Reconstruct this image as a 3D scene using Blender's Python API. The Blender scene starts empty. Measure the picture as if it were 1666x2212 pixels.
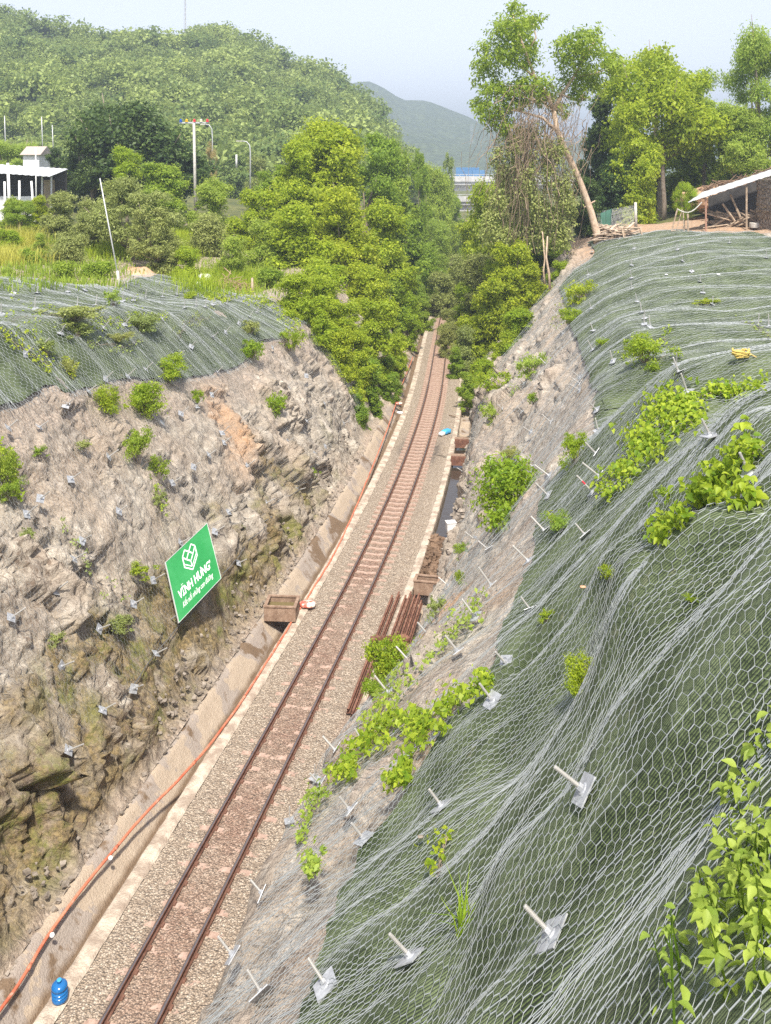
import bpy, math, random
import numpy as np
from mathutils import Vector, Matrix, Quaternion
S = bpy.context.scene
COL = S.collection
rng = np.random.default_rng(7)
random.seed(7)
R = math.radians
# ------------------------------------------------------------------ camera numbers
F, CX, VH, H = 2074.0, 833.0, 357.0, 17.0          # in a 1666 x 2212 frame
def P(u, v, Y): return np.array([(u-CX)/F*Y, Y, H-(v-VH)/F*Y])
# ------------------------------------------------------------------ noise
_perm = np.random.default_rng(3).permutation(512)
_perm = np.concatenate([_perm, _perm, _perm])
_grad = np.random.default_rng(4).normal(size=(512, 3)); _grad /= np.linalg.norm(_grad, axis=1)[:, None]
def pn(p):
    p = np.asarray(p, float); i = np.floor(p).astype(int); f = p-i; i &= 511
    u = f*f*f*(f*(f*6-15)+10); out = 0
    for dx in (0, 1):
        for dy in (0, 1):
            for dz in (0, 1):
                h = _perm[_perm[_perm[(i[..., 0]+dx) & 511]+((i[..., 1]+dy) & 511)]+((i[..., 2]+dz) & 511)] & 511
                g = _grad[h]; d = f-np.array([dx, dy, dz])
                wx = u[..., 0] if dx else 1-u[..., 0]; wy = u[..., 1] if dy else 1-u[..., 1]; wz = u[..., 2] if dz else 1-u[..., 2]
                out = out+(g*d).sum(-1)*wx*wy*wz
    return out*1.6
def fbm(p, o=4, lac=2.1, g=0.5):
    s = 0; a = 1; p = np.asarray(p, float)
    for k in range(o): s = s+a*pn(p+17.3*k); p = p*lac; a *= g
    return s
# ------------------------------------------------------------------ track centre line, X as a function of t
_k = np.array([[-60, -21.7], [-20, -13.25], [0, -9.02], [19, -5.03], [31, -2.55], [43.1, -.25], [56, 1.75], [70, 3.45], [87.7, 5.0], [103, 6.3], [134, 9.3], [193, 15], [300, 26], [600, 57]])
def _pchip(xk, yk):
    h = np.diff(xk); d = np.diff(yk)/h; m = np.zeros(len(xk)); m[0] = d[0]; m[-1] = d[-1]
    for i in range(1, len(xk)-1):
        if d[i-1]*d[i] > 0:
            w1 = 2*h[i]+h[i-1]; w2 = h[i]+2*h[i-1]; m[i] = (w1+w2)/(w1/d[i-1]+w2/d[i])
    def f(x):
        x = np.clip(np.asarray(x, float), xk[0], xk[-1]); i = np.clip(np.searchsorted(xk, x)-1, 0, len(h)-1)
        s = (x-xk[i])/h[i]
        return yk[i]*(1+2*s)*(1-s)**2+h[i]*m[i]*s*(1-s)**2+yk[i+1]*s*s*(3-2*s)+h[i]*m[i+1]*s*s*(s-1)
    return f
_tc0 = _pchip(_k[:, 0], _k[:, 1])
_tg = np.arange(-60, 601, .5); _xg = _tc0(_tg)
for _ in range(60): _xg[1:-1] = (_xg[:-2]+_xg[1:-1]*2+_xg[2:])/4
_sg = np.gradient(_xg, .5)
def tc(t): return np.interp(t, _tg, _xg)
def ta(t): return np.arctan(np.interp(t, _tg, _sg))
def XY(t, w):
    a = ta(t); return tc(t)+w*np.cos(a), t-w*np.sin(a)
def TW(x, y):
    t = np.asarray(y, float)+0.; w = 0
    for _ in range(10):
        a = ta(t); w = (x-tc(t))/np.cos(a); t = .5*t+.5*(y+w*np.sin(a))
    return t, w
def P_w(u, v, w, t0=8, t1=110):
    t = np.arange(t0, t1, .02); x, y = XY(t, w); e = x-(u-CX)/F*y
    i = np.where(e[:-1]*e[1:] <= 0)[0]
    i = i[0] if len(i) else np.argmin(abs(e))
    return t[i], H-(v-VH)/F*y[i]
# ------------------------------------------------------------------ heights: profile lines as functions of t, both sides of the track
TG = np.arange(-10, 320.1, .4); WG = np.arange(-140, 140.01, .1)
def left_lines():
    A = [(65, 1920, 3.9), (165, 1835, 3.7), (360, 1642, 3.45), (415, 1537, 3.45), (480, 1437, 3.5), (538, 1355, 3.5), (617, 1216, 3.6), (700, 1090, 3.6), (742, 1010, 3.6)]
    B = [(0, 1682, 4.7), (100, 1647, 4.4), (200, 1552, 4.25), (280, 1491, 4.2), (330, 1421, 4.2), (390, 1351, 4.2), (470, 1250, 4.2), (590, 1089, 4.2), (660, 1040, 4.1), (742, 920, 4.0)]
    D = [(0, 878, 9.6), (60, 863, 9.5), (135, 845, 9.4), (210, 833, 9.2), (270, 818, 9.1), (415, 818, 8.4), (475, 803, 8.2), (525, 783, 8.0), (560, 738, 8.0), (600, 733, 7.4)]
    E = [(0, 713, 11.6), (75, 702, 11.5), (250, 684, 11.3), (350, 679, 11.0), (500, 663, 10.4), (565, 652, 9.8)]
    G = [(0, 613, 18), (65, 608, 18), (200, 630, 17.5), (340, 590, 16), (430, 645, 14.5), (520, 645, 13)]
    out = []
    for L in (A, B, D, E, G):
        q = np.array([(*P_w(u, v, -w), w) for u, v, w in L]); q = q[np.argsort(q[:, 0])]
        if L is A: q[:, 1] = np.maximum(q[:, 1], .45)
        if L is B: q[:, 1] = np.maximum(q[:, 1], 1.4)
        out.append(q)
    return out
LL = left_lines()
def build_heights():
    Z = np.zeros((len(TG), len(WG)))
    fade = lambda t: np.clip((t-66)/25, 0, 1)
    rw = np.array([3.0, 3.8, 5, 6.5, 8, 9.5, 11, 13.5, 18, 26, 40, 140])
    rt = np.array([-10, 0, 6, 11, 15, 20, 25, 30, 36, 44, 52, 58, 64, 72, 82, 95, 320])
    rz = np.array([
        [0]*17,
        [6.5, 6.5, 6.5, 6.2, 5.7, 5.2, 3.8, 2.2, 1.2, .9, 2.4, 2.6, 1.5, 1, 1, 1, 1],
        [7.9, 7.9, 7.8, 7.3, 6.7, 6.2, 5.2, 4.2, 3.2, 2.6, 3.6, 3.6, 3.2, 2.6, 2.4, 2.4, 2.4],
        [9.6, 9.6, 9.3, 8.7, 8.0, 7.5, 6.9, 6.2, 5.2, 4.6, 5.0, 5.0, 5.0, 4.4, 4, 4, 4],
        [11.5, 11.3, 10.9, 10.2, 9.6, 8.7, 8.6, 8.2, 7.2, 6.6, 6.7, 6.5, 6.6, 6.2, 5.5, 5.5, 5.5],
        [14, 13.6, 12.7, 12.1, 11.6, 10.4, 10.4, 9.8, 9.3, 8.4, 8.2, 8, 8, 7.7, 7.2, 7, 6.5],
        [15.2, 14.8, 14.2, 13.9, 13.3, 12.2, 11.9, 10.6, 10.2, 9.6, 9.2, 9.1, 9, 8.9, 8.8, 8.5, 7.5],
        [15.4, 15.1, 14.8, 14.5, 13.9, 13.1, 12.6, 11.2, 10.4, 9.9, 10, 10.1, 10.2, 10.2, 10.4, 10, 8.5],
        [15.6, 15.2, 15, 14.8, 14.2, 13.4, 12.8, 11.5, 10.4, 10.1, 10.4, 10.7, 11, 11.2, 11.4, 11, 9],
        [15.8, 15.3, 15.2, 15, 14.5, 13.8, 13, 12, 10.8, 10.6, 10.9, 11.1, 11.4, 11.7, 11.9, 12, 9.5],
        [16, 15.5, 15.4, 15.2, 14.8, 14.2, 13.5, 12.6, 11.6, 11.2, 11.4, 11.6, 11.9, 12.2, 12.6, 12.8, 10],
        [16, 15.5, 15.4, 15.2, 14.8, 14.2, 13.5, 12.6, 11.6, 11.2, 11.4, 11.6, 11.9, 12.2, 13, 13.5, 10]])
    lend = [(3.9, .4), (4.5, 2.4), (8, 7.2), (10, 9), (16, 10.2)]
    for i, t in enumerate(TG):
        f = fade(t); lw = [2.9]; lz = [.1]
        for q, (we, ze) in zip(LL, lend):
            z = np.interp(t, q[:, 0], q[:, 1]); w = np.interp(t, q[:, 0], q[:, 2])
            lw.append(w*(1-f)+we*f); lz.append(z*(1-f)+ze*f)
        lw += [26, 45, 140]; far = np.clip((t-140)/120, 0, 1)
        lz += [lz[-1]*.4+11.4*.6*(1-.15*far), 12.3-2.5*far, 12.6-3*far]
        # one extra line between cable and mat so the face bows out a little
        lw.insert(3, lw[2]*.55+lw[3]*.45); lz.insert(3, lz[2]*.5+lz[3]*.5+.25)
        L = WG < -2.9
        Z[i, L] = np.interp(-WG[L], lw, lz)
        c = [np.interp(t, rt, rz[k]) for k in range(12)]
        M = WG > 3.0
        Z[i, M] = np.interp(WG[M], rw, c)
    # smooth a little in both directions
    for _ in range(3):
        Z[:, 1:-1] = np.where(abs(WG[1:-1]) > 3.2, (Z[:, :-2]+2*Z[:, 1:-1]+Z[:, 2:])/4, Z[:, 1:-1])
    for _ in range(4): Z[1:-1] = (Z[:-2]+2*Z[1:-1]+Z[2:])/4
    T, W = np.meshgrid(TG, WG, indexing='ij')
    X, Y = XY(T, W)
    q = np.stack([X*.22, Y*.22, 0*X], -1); m = np.clip((abs(W)-7)/5, 0, 1)
    und = (pn(q)*.30+pn(np.stack([T*.42, W*.12, 0*X+4], -1))*.36+pn(q*2.6+7)*.10)
    Z += und*m*np.clip((T-6)/10, .3, 1)
    mn = np.clip((W-5)/2, 0, 1)*np.clip((15-W)/3, 0, 1)*np.clip((24-T)/6, 0, 1)
    Z -= 2.3*np.exp(-((T-31)/2.5)**2)*np.clip((W-8.2)/3, 0, 1)-.35*np.exp(-((T-25)/2.)**2)*np.clip((W-8.5)/2.5, 0, 1)-.35*np.exp(-((T-39)/3.)**2)*np.clip((W-7)/3, 0, 1)
    Z += mn*(.52*pn(np.stack([T*.55+3, W*.3, 0*X+1], -1))+.24*pn(np.stack([T*1.2, W*.55, 0*X+8], -1)))
    return Z
ZT = build_heights()
def zs(t, w):
    t = np.asarray(t, float); w = np.asarray(w, float)
    a = np.clip((t-TG[0])/.4, 0, len(TG)-1.001); b = np.clip((w-WG[0])/.1, 0, len(WG)-1.001)
    i = a.astype(int); j = b.astype(int); fa = a-i; fb = b-j
    return ZT[i, j]*(1-fa)*(1-fb)+ZT[i+1, j]*fa*(1-fb)+ZT[i, j+1]*(1-fa)*fb+ZT[i+1, j+1]*fa*fb
def zxy(x, y): return zs(*TW(np.asarray(x, float), np.asarray(y, float)))
def hit(u, v, y0=2.5, y1=230):
    Y = np.concatenate([np.arange(y0, 70, .05), np.arange(70, y1, .2)])
    x = (u-CX)/F*Y; z = H-(v-VH)/F*Y; t, w = TW(x, Y); d = z-zs(t, w)
    i = np.where((d[:-1] > 0) & (d[1:] <= 0))[0]
    if not len(i): return None
    i = i[0]; f = d[i]/(d[i]-d[i+1]); y = Y[i]+(Y[i+1]-Y[i])*f
    return np.array([(u-CX)/F*y, y, H-(v-VH)/F*y])
def nrm(x, y, e=.35):
    gx = (zxy(x+e, y)-zxy(x-e, y))/(2*e); gy = (zxy(x, y+e)-zxy(x, y-e))/(2*e)
    n = np.array([-gx, -gy, 1.]); return n/np.linalg.norm(n)
def bulge():
    """the matting on the near right slope hangs in one big sagging fold; its outline on the slope, as a step in the height"""
    L = [(1290, 1255), (1400, 1212), (1540, 1186), (1664, 1165)]; R_ = [(1000, 2190), (1100, 1915), (1285, 1745), (1312, 1640), (1296, 1450)]
    q = [TW(*hit(u, v)[:2]) for u, v in L]; q += [(q[-1][0]-.5, 15.), (-6., 15.), (-6., 6.5)]+[TW(*hit(u, v)[:2]) for u, v in R_]; q = np.array([(float(a), float(b)) for a, b in q])
    i = np.where((TG > -8) & (TG < 16))[0]; j = np.where((WG > 5) & (WG < 17))[0]; T, W = np.meshgrid(TG[i], WG[j], indexing='ij'); d = np.full(T.shape, 9.); ins = np.zeros(T.shape, bool)
    for (x0, y0), (x1, y1) in zip(q, np.roll(q, -1, 0)):
        s = np.clip(((T-x0)*(x1-x0)+(W-y0)*(y1-y0))/((x1-x0)**2+(y1-y0)**2), 0, 1); d = np.minimum(d, np.hypot(T-x0-s*(x1-x0), W-y0-s*(y1-y0)))
        ins ^= ((y0 > W) != (y1 > W)) & (T < (x1-x0)*(W-y0)/(y1-y0+1e-12)+x0)
    s = np.clip(np.where(ins, d, -d)/.7+.35, 0, 1); ZT[np.ix_(i, j)] += .42*s*s*(3-2*s)
bulge()
# ------------------------------------------------------------------ mesh helpers
def mesh(name, V, Fc, mat=None, attrs=None, uv=None, smooth=False):
    me = bpy.data.meshes.new(name); V = np.asarray(V, np.float32)
    if isinstance(Fc, np.ndarray):
        n, k = Fc.shape; me.vertices.add(len(V)); me.vertices.foreach_set('co', V.ravel())
        me.loops.add(n*k); me.loops.foreach_set('vertex_index', Fc.astype(np.int32).ravel())
        me.polygons.add(n); me.polygons.foreach_set('loop_start', np.arange(0, n*k, k, dtype=np.int32))
        me.update(calc_edges=True)
    else:
        me.from_pydata([tuple(map(float, v)) for v in V], [], [tuple(map(int, f)) for f in Fc])
    for a, d in (attrs or {}).items():
        d = np.asarray(d, np.float32)
        if d.ndim == 1: at = me.attributes.new(a, 'FLOAT', 'POINT'); at.data.foreach_set('value', d)
        else: at = me.attributes.new(a, 'FLOAT_VECTOR', 'POINT'); at.data.foreach_set('vector', d.ravel())
    if smooth: me.polygons.foreach_set('use_smooth', np.ones(len(me.polygons), bool))
    if mat: me.materials.append(mat)
    me.validate(); return me
def obj(name, me, parent=None, loc=None, rot=None, scale=None, kind=None):
    o = bpy.data.objects.new(name, me); COL.objects.link(o)
    if parent is not None: o.parent = parent
    if loc is not None: o.location = tuple(map(float, loc))
    if rot is not None:
        if isinstance(rot, Quaternion): o.rotation_mode = 'QUATERNION'; o.rotation_quaternion = rot
        else: o.rotation_euler = rot
    if scale is not None: o.scale = scale if hasattr(scale, '__len__') else (scale,)*3
    if kind: o['kind'] = kind
    return o
def tag(o, label, cat, group=None):
    o['label'] = label; o['category'] = cat
    if group: o['group'] = group
    return o
def thing(name, label, cat, loc=(0, 0, 0), rot=None, group=None, scale=None):
    return tag(obj(name, None, None, loc, rot, scale), label, cat, group)
class MB:
    """collects simple solids into one mesh"""
    def __init__(s): s.v = []; s.f = []
    def add(s, V, Fc):
        n = len(s.v); s.v += [tuple(map(float, p)) for p in V]; s.f += [tuple(int(i)+n for i in f) for f in Fc]; return s
    def box(s, c, d, rot=None, taper=1.0):
        h = np.array(d)/2.; V = []
        for z in (-1, 1):
            k = taper if z > 0 else 1
            for x, y in ((-1, -1), (1, -1), (1, 1), (-1, 1)): V.append(np.array([x*h[0]*k, y*h[1]*k, z*h[2]]))
        if rot is not None: V = [np.array(rot @ Vector(p)) for p in V]
        return s.add([p+np.array(c) for p in V], [(3, 2, 1, 0), (4, 5, 6, 7), (0, 1, 5, 4), (1, 2, 6, 5), (2, 3, 7, 6), (3, 0, 4, 7)])
    def hexa(s, q): return s.add(q, [(3, 2, 1, 0), (4, 5, 6, 7), (0, 1, 5, 4), (1, 2, 6, 5), (2, 3, 7, 6), (3, 0, 4, 7)])
    def tube(s, pts, r, n=6, caps=True):
        pts = [np.array(p, float) for p in pts]; r = [r]*len(pts) if not hasattr(r, '__len__') else r
        V = []; Fc = []; a = None
        for i, p in enumerate(pts):
            d = pts[min(i+1, len(pts)-1)]-pts[max(i-1, 0)]; d /= np.linalg.norm(d)+1e-9
            if a is None: a = np.cross(d, [0, 0, 1] if abs(d[2]) < .9 else [1, 0, 0])
            a = a-d*(a@d); a /= np.linalg.norm(a)+1e-9; b = np.cross(d, a)
            for k in range(n):
                th = 2*math.pi*k/n; V.append(p+(a*math.cos(th)+b*math.sin(th))*r[i])
        for i in range(len(pts)-1):
            for k in range(n):
                k2 = (k+1) % n; Fc.append((i*n+k, i*n+k2, (i+1)*n+k2, (i+1)*n+k))
        if caps: Fc.append(tuple(range(n))[::-1]); Fc.append(tuple((len(pts)-1)*n+k for k in range(n)))
        return s.add(V, Fc)
    def lathe(s, prof, n=16, c=(0, 0, 0)):
        V = []; Fc = []
        for r, z in prof:
            for k in range(n): th = 2*math.pi*k/n; V.append((c[0]+r*math.cos(th), c[1]+r*math.sin(th), c[2]+z))
        for i in range(len(prof)-1):
            for k in range(n): k2 = (k+1) % n; Fc.append((i*n+k, i*n+k2, (i+1)*n+k2, (i+1)*n+k))
        Fc.append(tuple(range(n))[::-1]); Fc.append(tuple((len(prof)-1)*n+k for k in range(n)))
        return s.add(V, Fc)
    def me(s, name, mat, smooth=False): return mesh(name, s.v, s.f, mat, smooth=smooth)
    def build(s, name, mat, parent=None, smooth=False, **k): return obj(name, s.me(name, mat, smooth), parent, **k)
def grid_faces(n, m):
    i, j = np.meshgrid(np.arange(n-1), np.arange(m-1), indexing='ij'); a = (i*m+j).ravel()
    return np.stack([a, a+m, a+m+1, a+1], 1)
# ------------------------------------------------------------------ materials
class N:
    def __init__(s, name):
        s.m = bpy.data.materials.new(name); s.m.use_nodes = True; s.t = s.m.node_tree; s.t.nodes.clear()
        s.out = s.t.nodes.new('ShaderNodeOutputMaterial')
    def n(s, ty, **k):
        x = s.t.nodes.new('ShaderNode'+ty)
        for a, b in k.items():
            if a.startswith('i_'):
                key = a[2:].replace('_', ' ')
                s.set(x.inputs[key], b)
            elif a[0] == 'I': s.set(x.inputs[int(a[1:])], b)
            else: setattr(x, a, b)
        return x
    def set(s, i, b):
        if isinstance(b, bpy.types.NodeSocket): s.t.links.new(b, i)
        elif isinstance(b, bpy.types.Node): s.t.links.new(b.outputs[0], i)
        else: i.default_value = b
    def attr(s, a): return s.n('Attribute', attribute_name=a).outputs['Fac']
    def attv(s, a): return s.n('Attribute', attribute_name=a).outputs['Vector']
    def co(s): return s.n('TexCoord').outputs['Object']
    def map(s, v, sc, rot=(0, 0, 0)): return s.n('Mapping', I0=v, i_Scale=sc, i_Rotation=rot).outputs[0]
    def noise(s, v, sc, d=4, r=.55, dist=0): return s.n('TexNoise', i_Vector=v, i_Scale=sc, i_Detail=d, i_Roughness=r, i_Distortion=dist).outputs[0]
    def vor(s, v, sc, feature='F1', out='Distance', rnd=1): return s.n('TexVoronoi', feature=feature, i_Vector=v, i_Scale=sc, i_Randomness=rnd).outputs[out]
    def ramp(s, x, *st):
        r = s.n('ValToRGB', I0=x); e = r.color_ramp.elements
        while len(e) < len(st): e.new(.5)
        for q, (p, c) in zip(e, st): q.position = p; q.color = (*c, 1) if hasattr(c, '__len__') else (c, c, c, 1)
        return r.outputs[0]
    def step(s, x, a, b): return s.n('MapRange', I0=x, I1=a, I2=b).outputs[0]
    def mix(s, f, a, b, mode='MIX'):
        x = s.n('MixRGB', blend_type=mode, I0=f)
        for i, c in ((1, a), (2, b)): s.set(x.inputs[i], (*c, 1) if isinstance(c, tuple) and len(c) == 3 else c)
        return x.outputs[0]
    def math(s, op, a, b=0.): return s.n('Math', operation=op, I0=a, I1=b).outputs[0]
    def bump(s, h, d=.05, st=1., nrm=None):
        b = s.n('Bump', i_Strength=st, i_Distance=d, i_Height=h)
        if nrm is not None: s.set(b.inputs['Normal'], nrm)
        return b.outputs[0]
    def fin(s, col, rough=.8, normal=None, metal=0., **k):
        p = s.n('BsdfPrincipled', i_Roughness=rough, i_Metallic=metal, **k)
        s.set(p.inputs['Base Color'], (*col, 1) if isinstance(col, tuple) and len(col) == 3 else col)
        if normal is not None: s.set(p.inputs['Normal'], normal)
        s.t.links.new(p.outputs[0], s.out.inputs[0]); return s.m
def weather(name, c1, c2, sc=3, rough=.7, metal=0., bump=.01, bsc=40, c3=None):
    n = N(name); co = n.co(); f = n.ramp(n.noise(co, sc, 6, .65), (.35, 0), (.65, 1))
    c = n.mix(f, c1, c2)
    if c3: c = n.mix(n.ramp(n.noise(co, sc*3.3, 5, .7), (.55, 0), (.7, 1)), c, c3)
    return n.fin(c, rough, n.bump(n.noise(co, bsc, 4), bump), metal)
# ------------------------------------------------------------------ surfaces of the cutting
def surf(side, t0, t1, dt, w0, w1, db, nb=None):
    T = np.arange(t0, t1+1e-6, dt); wd = np.arange(w0, w1, .02); W = []
    for t in T:
        z = zs(np.full_like(wd, t), side*wd); L = np.concatenate([[0], np.cumsum(np.hypot(np.diff(wd), np.diff(z)))])
        W.append((L, wd))
    if nb is None: nb = int(min(L[-1] for L, _ in W)/db)
    B = np.arange(nb)*db
    w = np.stack([np.interp(B, L, wdd) for L, wdd in W]); TT = np.repeat(T[:, None], nb, 1)
    x, y = XY(TT, side*w); z = zs(TT, side*w); pos = np.stack([x, y, z], -1)
    d1 = np.gradient(pos, axis=0); d2 = np.gradient(pos, axis=1); nr = np.cross(d1, d2)*(1 if side < 0 else -1)
    nr /= np.linalg.norm(nr, axis=-1)[..., None]
    nr = np.where((nr[..., 2] < 0)[..., None], -nr, nr)
    return dict(T=T, B=B, w=w, pos=pos, nr=nr, side=side, Ls=W)
def samp(g, arr, t, b):
    i = np.clip((t-g['T'][0])/(g['T'][1]-g['T'][0]), 0, len(g['T'])-1.001); j = np.clip((b-g['B'][0])/(g['B'][1]-g['B'][0]), 0, len(g['B'])-1.001)
    a = i.astype(int); c = j.astype(int); fa = i-a; fc = j-c
    if arr.ndim == 3: fa = fa[..., None]; fc = fc[..., None]
    return arr[a, c]*(1-fa)*(1-fc)+arr[a+1, c]*fa*(1-fc)+arr[a, c+1]*(1-fa)*fc+arr[a+1, c+1]*fa*fc
def b_of(g, t, w):
    t = np.atleast_1d(t); w = np.atleast_1d(w); out = []
    for tt, ww in zip(t, w):
        L, wd = g['Ls'][int(np.clip(round((tt-g['T'][0])/(g['T'][1]-g['T'][0])), 0, len(g['T'])-1))]; out.append(np.interp(ww, wd, L))
    return np.array(out)
GL = surf(-1, 8, 96, .1, 3.0, 27, .08, 350)
GR = surf(1, -4, 96, .2, 3.0, 33, .12, 300)
def edge(pts, side):
    q = [hit(u, v) for u, v in pts]; q = np.array([TW(p[0], p[1]) for p in q if p is not None]); q = q[np.argsort(q[:, 0])]
    return q[:, 0], abs(q[:, 1])
# edges of the green mats, read where the rays meet the ground
LM_lo = edge([(2, 878), (60, 863), (90, 838), (120, 838), (135, 853), (210, 833), (270, 818), (320, 823), (415, 818), (475, 803), (525, 783), (560, 738), (598, 733)], -1)
RN_lo = edge([(1290, 935), (1240, 990), (1180, 1060), (1165, 1120), (1162, 1200), (1125, 1290), (1085, 1390), (1078, 1440), (1035, 1515), (960, 1600), (860, 1760), (790, 1840), (768, 1900), (720, 2020), (695, 2100), (660, 2205)], 1)
RF_lo = edge([(1288, 548), (1210, 625), (1232, 700), (1262, 770), (1285, 840), (1310, 884)], 1)
# ---- rock texture as real relief
def cells(a, b, sc, seed):
    """faceted blocks: every cell of a jittered grid gets its own height and tilt"""
    r = np.random.default_rng(seed); n = 256; jx = r.random((n, n)); jy = r.random((n, n)); hh = r.random((n, n)); gx_ = r.normal(size=(n, n)); gy_ = r.normal(size=(n, n))
    x = a/sc; y = b/sc; ix = np.floor(x).astype(int); iy = np.floor(y).astype(int); best = np.full(x.shape, 9.); out = np.zeros(x.shape)
    for dx in (-1, 0, 1):
        for dy in (-1, 0, 1):
            cx = (ix+dx) % n; cy = (iy+dy) % n; px = ix+dx+jx[cx, cy]-x; py = iy+dy+jy[cx, cy]-y; d = px*px+py*py; m = d < best
            best = np.where(m, d, best); out = np.where(m, hh[cx, cy]-.5-.45*(px*gx_[cx, cy]+py*gy_[cx, cy]), out)
    return out
def rock_relief(g, side):
    p = g['pos']; T = np.repeat(g['T'][:, None], p.shape[1], 1); B = np.repeat(g['B'][None], p.shape[0], 0)
    q = p*1.; wob = fbm(q*.35, 3); wob2 = fbm(q*1.1+9, 4)
    if side < 0: s1 = T*.86+B*.5; s2 = -T*.45+B*.9
    else: s1 = T*.9-B*.35; s2 = T*.3+B*.95
    low = p[..., 2] < 3.6+1.2*wob if side < 0 else p[..., 2] < -9
    s1 = np.where(low, T*1.05+.15*B, s1); s2 = np.where(low, B*.75-.1*T, s2)
    s1 = s1+wob*.9+wob2*.25; s2 = s2+wob2*.5+wob*.5
    a = np.clip(.6+.9*fbm(q*.2+3, 2), .15, 1.4)
    d = a*(.95*cells(s1*1.0, s2*.5, 1.7, 1)+.46*cells(s1*1.2, s2*.6, .75, 2)+.20*cells(s1*1.1, s2*.8, .33, 3))+.22*wob+.10*fbm(q*2.2, 4)+.05*fbm(q*6.5, 3)
    return d
def relief_mesh(name, g, side, mat):
    d = rock_relief(g, side); T = np.repeat(g['T'][:, None], d.shape[1], 1); B = np.repeat(g['B'][None], d.shape[0], 0); w = g['w']; p = g['pos']
    if side < 0:
        lo = np.interp(g['T'], *LM_lo)[:, None]
        edge_ = np.clip((lo-w)/1.6, 0, 1); toe = np.clip((w-3.0)/.6, 0, 1)
        end = np.clip((61.5-T)/3, 0, 1)
        amp = edge_*(.75+.25*np.clip((10-B)/4, 0, 1))*toe*(.35+.65*end)+.10*(1-edge_)
        bot = np.clip((4.2-p[..., 2])/2.5, 0, 1)*toe*np.clip((46-T)/8, .35, 1); sg = TW(*hit(415, 1240)[:2]); amp = amp*(1+.1*bot)*(1-.75*np.exp(-((T-sg[0])/2.6)**4-((w+sg[1])/2.2)**4))
        rub = np.clip((3.5-w)/.3, 0, 1)
    else:
        lo = np.where(g['T'] < np.min(RF_lo[0]), np.interp(g['T'], *RN_lo), np.interp(g['T'], *RF_lo))[:, None]
        edge_ = np.clip((lo-w)/1.2, 0, 1); toe = np.clip((w-3.0)/.3, 0, 1)
        amp = edge_*toe*(.5+.5*np.clip((T-40)/8, 0, 1))+.08*(1-edge_); rub = np.clip((3.2-w)/.2, 0, 1); bot = 0*w
    amp = np.where((T > 92) | (B > g['B'][-1]-1.5), amp*.3, amp)
    dd = d*amp; dd = np.maximum(dd, -.12-.7*np.clip((w-3.7)/.8, 0, 1))
    V = p+g['nr']*dd[..., None]
    V += g['nr']*(np.clip(rub, 0, 1)*.10*fbm(p*3.1, 4))[..., None]
    n = fbm(p*.5+30, 4)
    if side < 0:
        soil = np.clip(np.exp(-((lo-w-.2)/1.1)**2)*.8+n*.8-.1, 0, 1)*edge_+(1-edge_)
        soil = np.maximum(soil, np.clip((3.5-w)/.2, 0, 1))
        soil = np.maximum(soil, np.clip((T-58)/5, 0, .8)*np.clip((w-8)/2, 0, 1))
        ochre = np.clip((3.5-p[..., 2]+n*2.4)/1.2, 0, 1)*np.clip((48-T+n*6)/8, 0, 1)*toe
        h1 = hit(455, 832); h2 = hit(530, 1010); (t1, w1), (t2, w2) = TW(h1[0], h1[1]), TW(h2[0], h2[1]); b1 = b_of(g, t1, -w1)[0]; b2 = b_of(g, t2, -w2)[0]; st = T-(t1+(B-b1)/(b2-b1)*(t2-t1))+n*.6; orange = np.clip(1.3*np.exp(-(st/1.3)**2)*np.clip((B-b2+1)/1.5, 0, 1)*np.clip(.75+n, 0, 1), 0, 1)*edge_
        moss = np.clip(n*1.9+.5, 0, 1)*np.clip((4.0-p[..., 2]+1.4*fbm(p*.3+8, 2))/1.4, 0, 1)*toe*(.3+.7*np.clip((47-T)/6, 0, 1))
        dead = np.clip(fbm(np.stack([T*.3, B*.3, 0*T], -1)+50, 3)*1.8+.1, 0, 1)*np.clip((36-T)/4, 0, 1)*edge_
    else:
        soil = np.clip(.25+n*1.1+np.clip((lo-w)/-2, 0, 1), 0, 1)*np.clip((60-T)/10, .45, 1)
        soil = np.maximum(soil, np.clip((T-74)/2, 0, 1)*np.clip((w-10)/2, 0, 1))
        ochre = 0*w; orange = np.clip(fbm(p*.4+70, 3)*1.6-.1, 0, 1)*np.clip((T-14)/4, 0, 1)*np.clip((34-T)/5, 0, 1)*edge_; moss = 0*w; dead = 0*w
        orange = np.maximum(orange, np.clip((T-75)/3, 0, 1)*np.clip((w-11)/2, 0, 1)*.7)
    me = mesh(name, V.reshape(-1, 3), grid_faces(*w.shape), mat, dict(soil=soil.ravel(), ochre=ochre.ravel(), orange=orange.ravel(), moss=moss.ravel(), dead=dead.ravel(), tb=np.stack([T, B, 0*T], -1).reshape(-1, 3)))
    g['V'] = V
    return obj(name, me, kind='structure')
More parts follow.
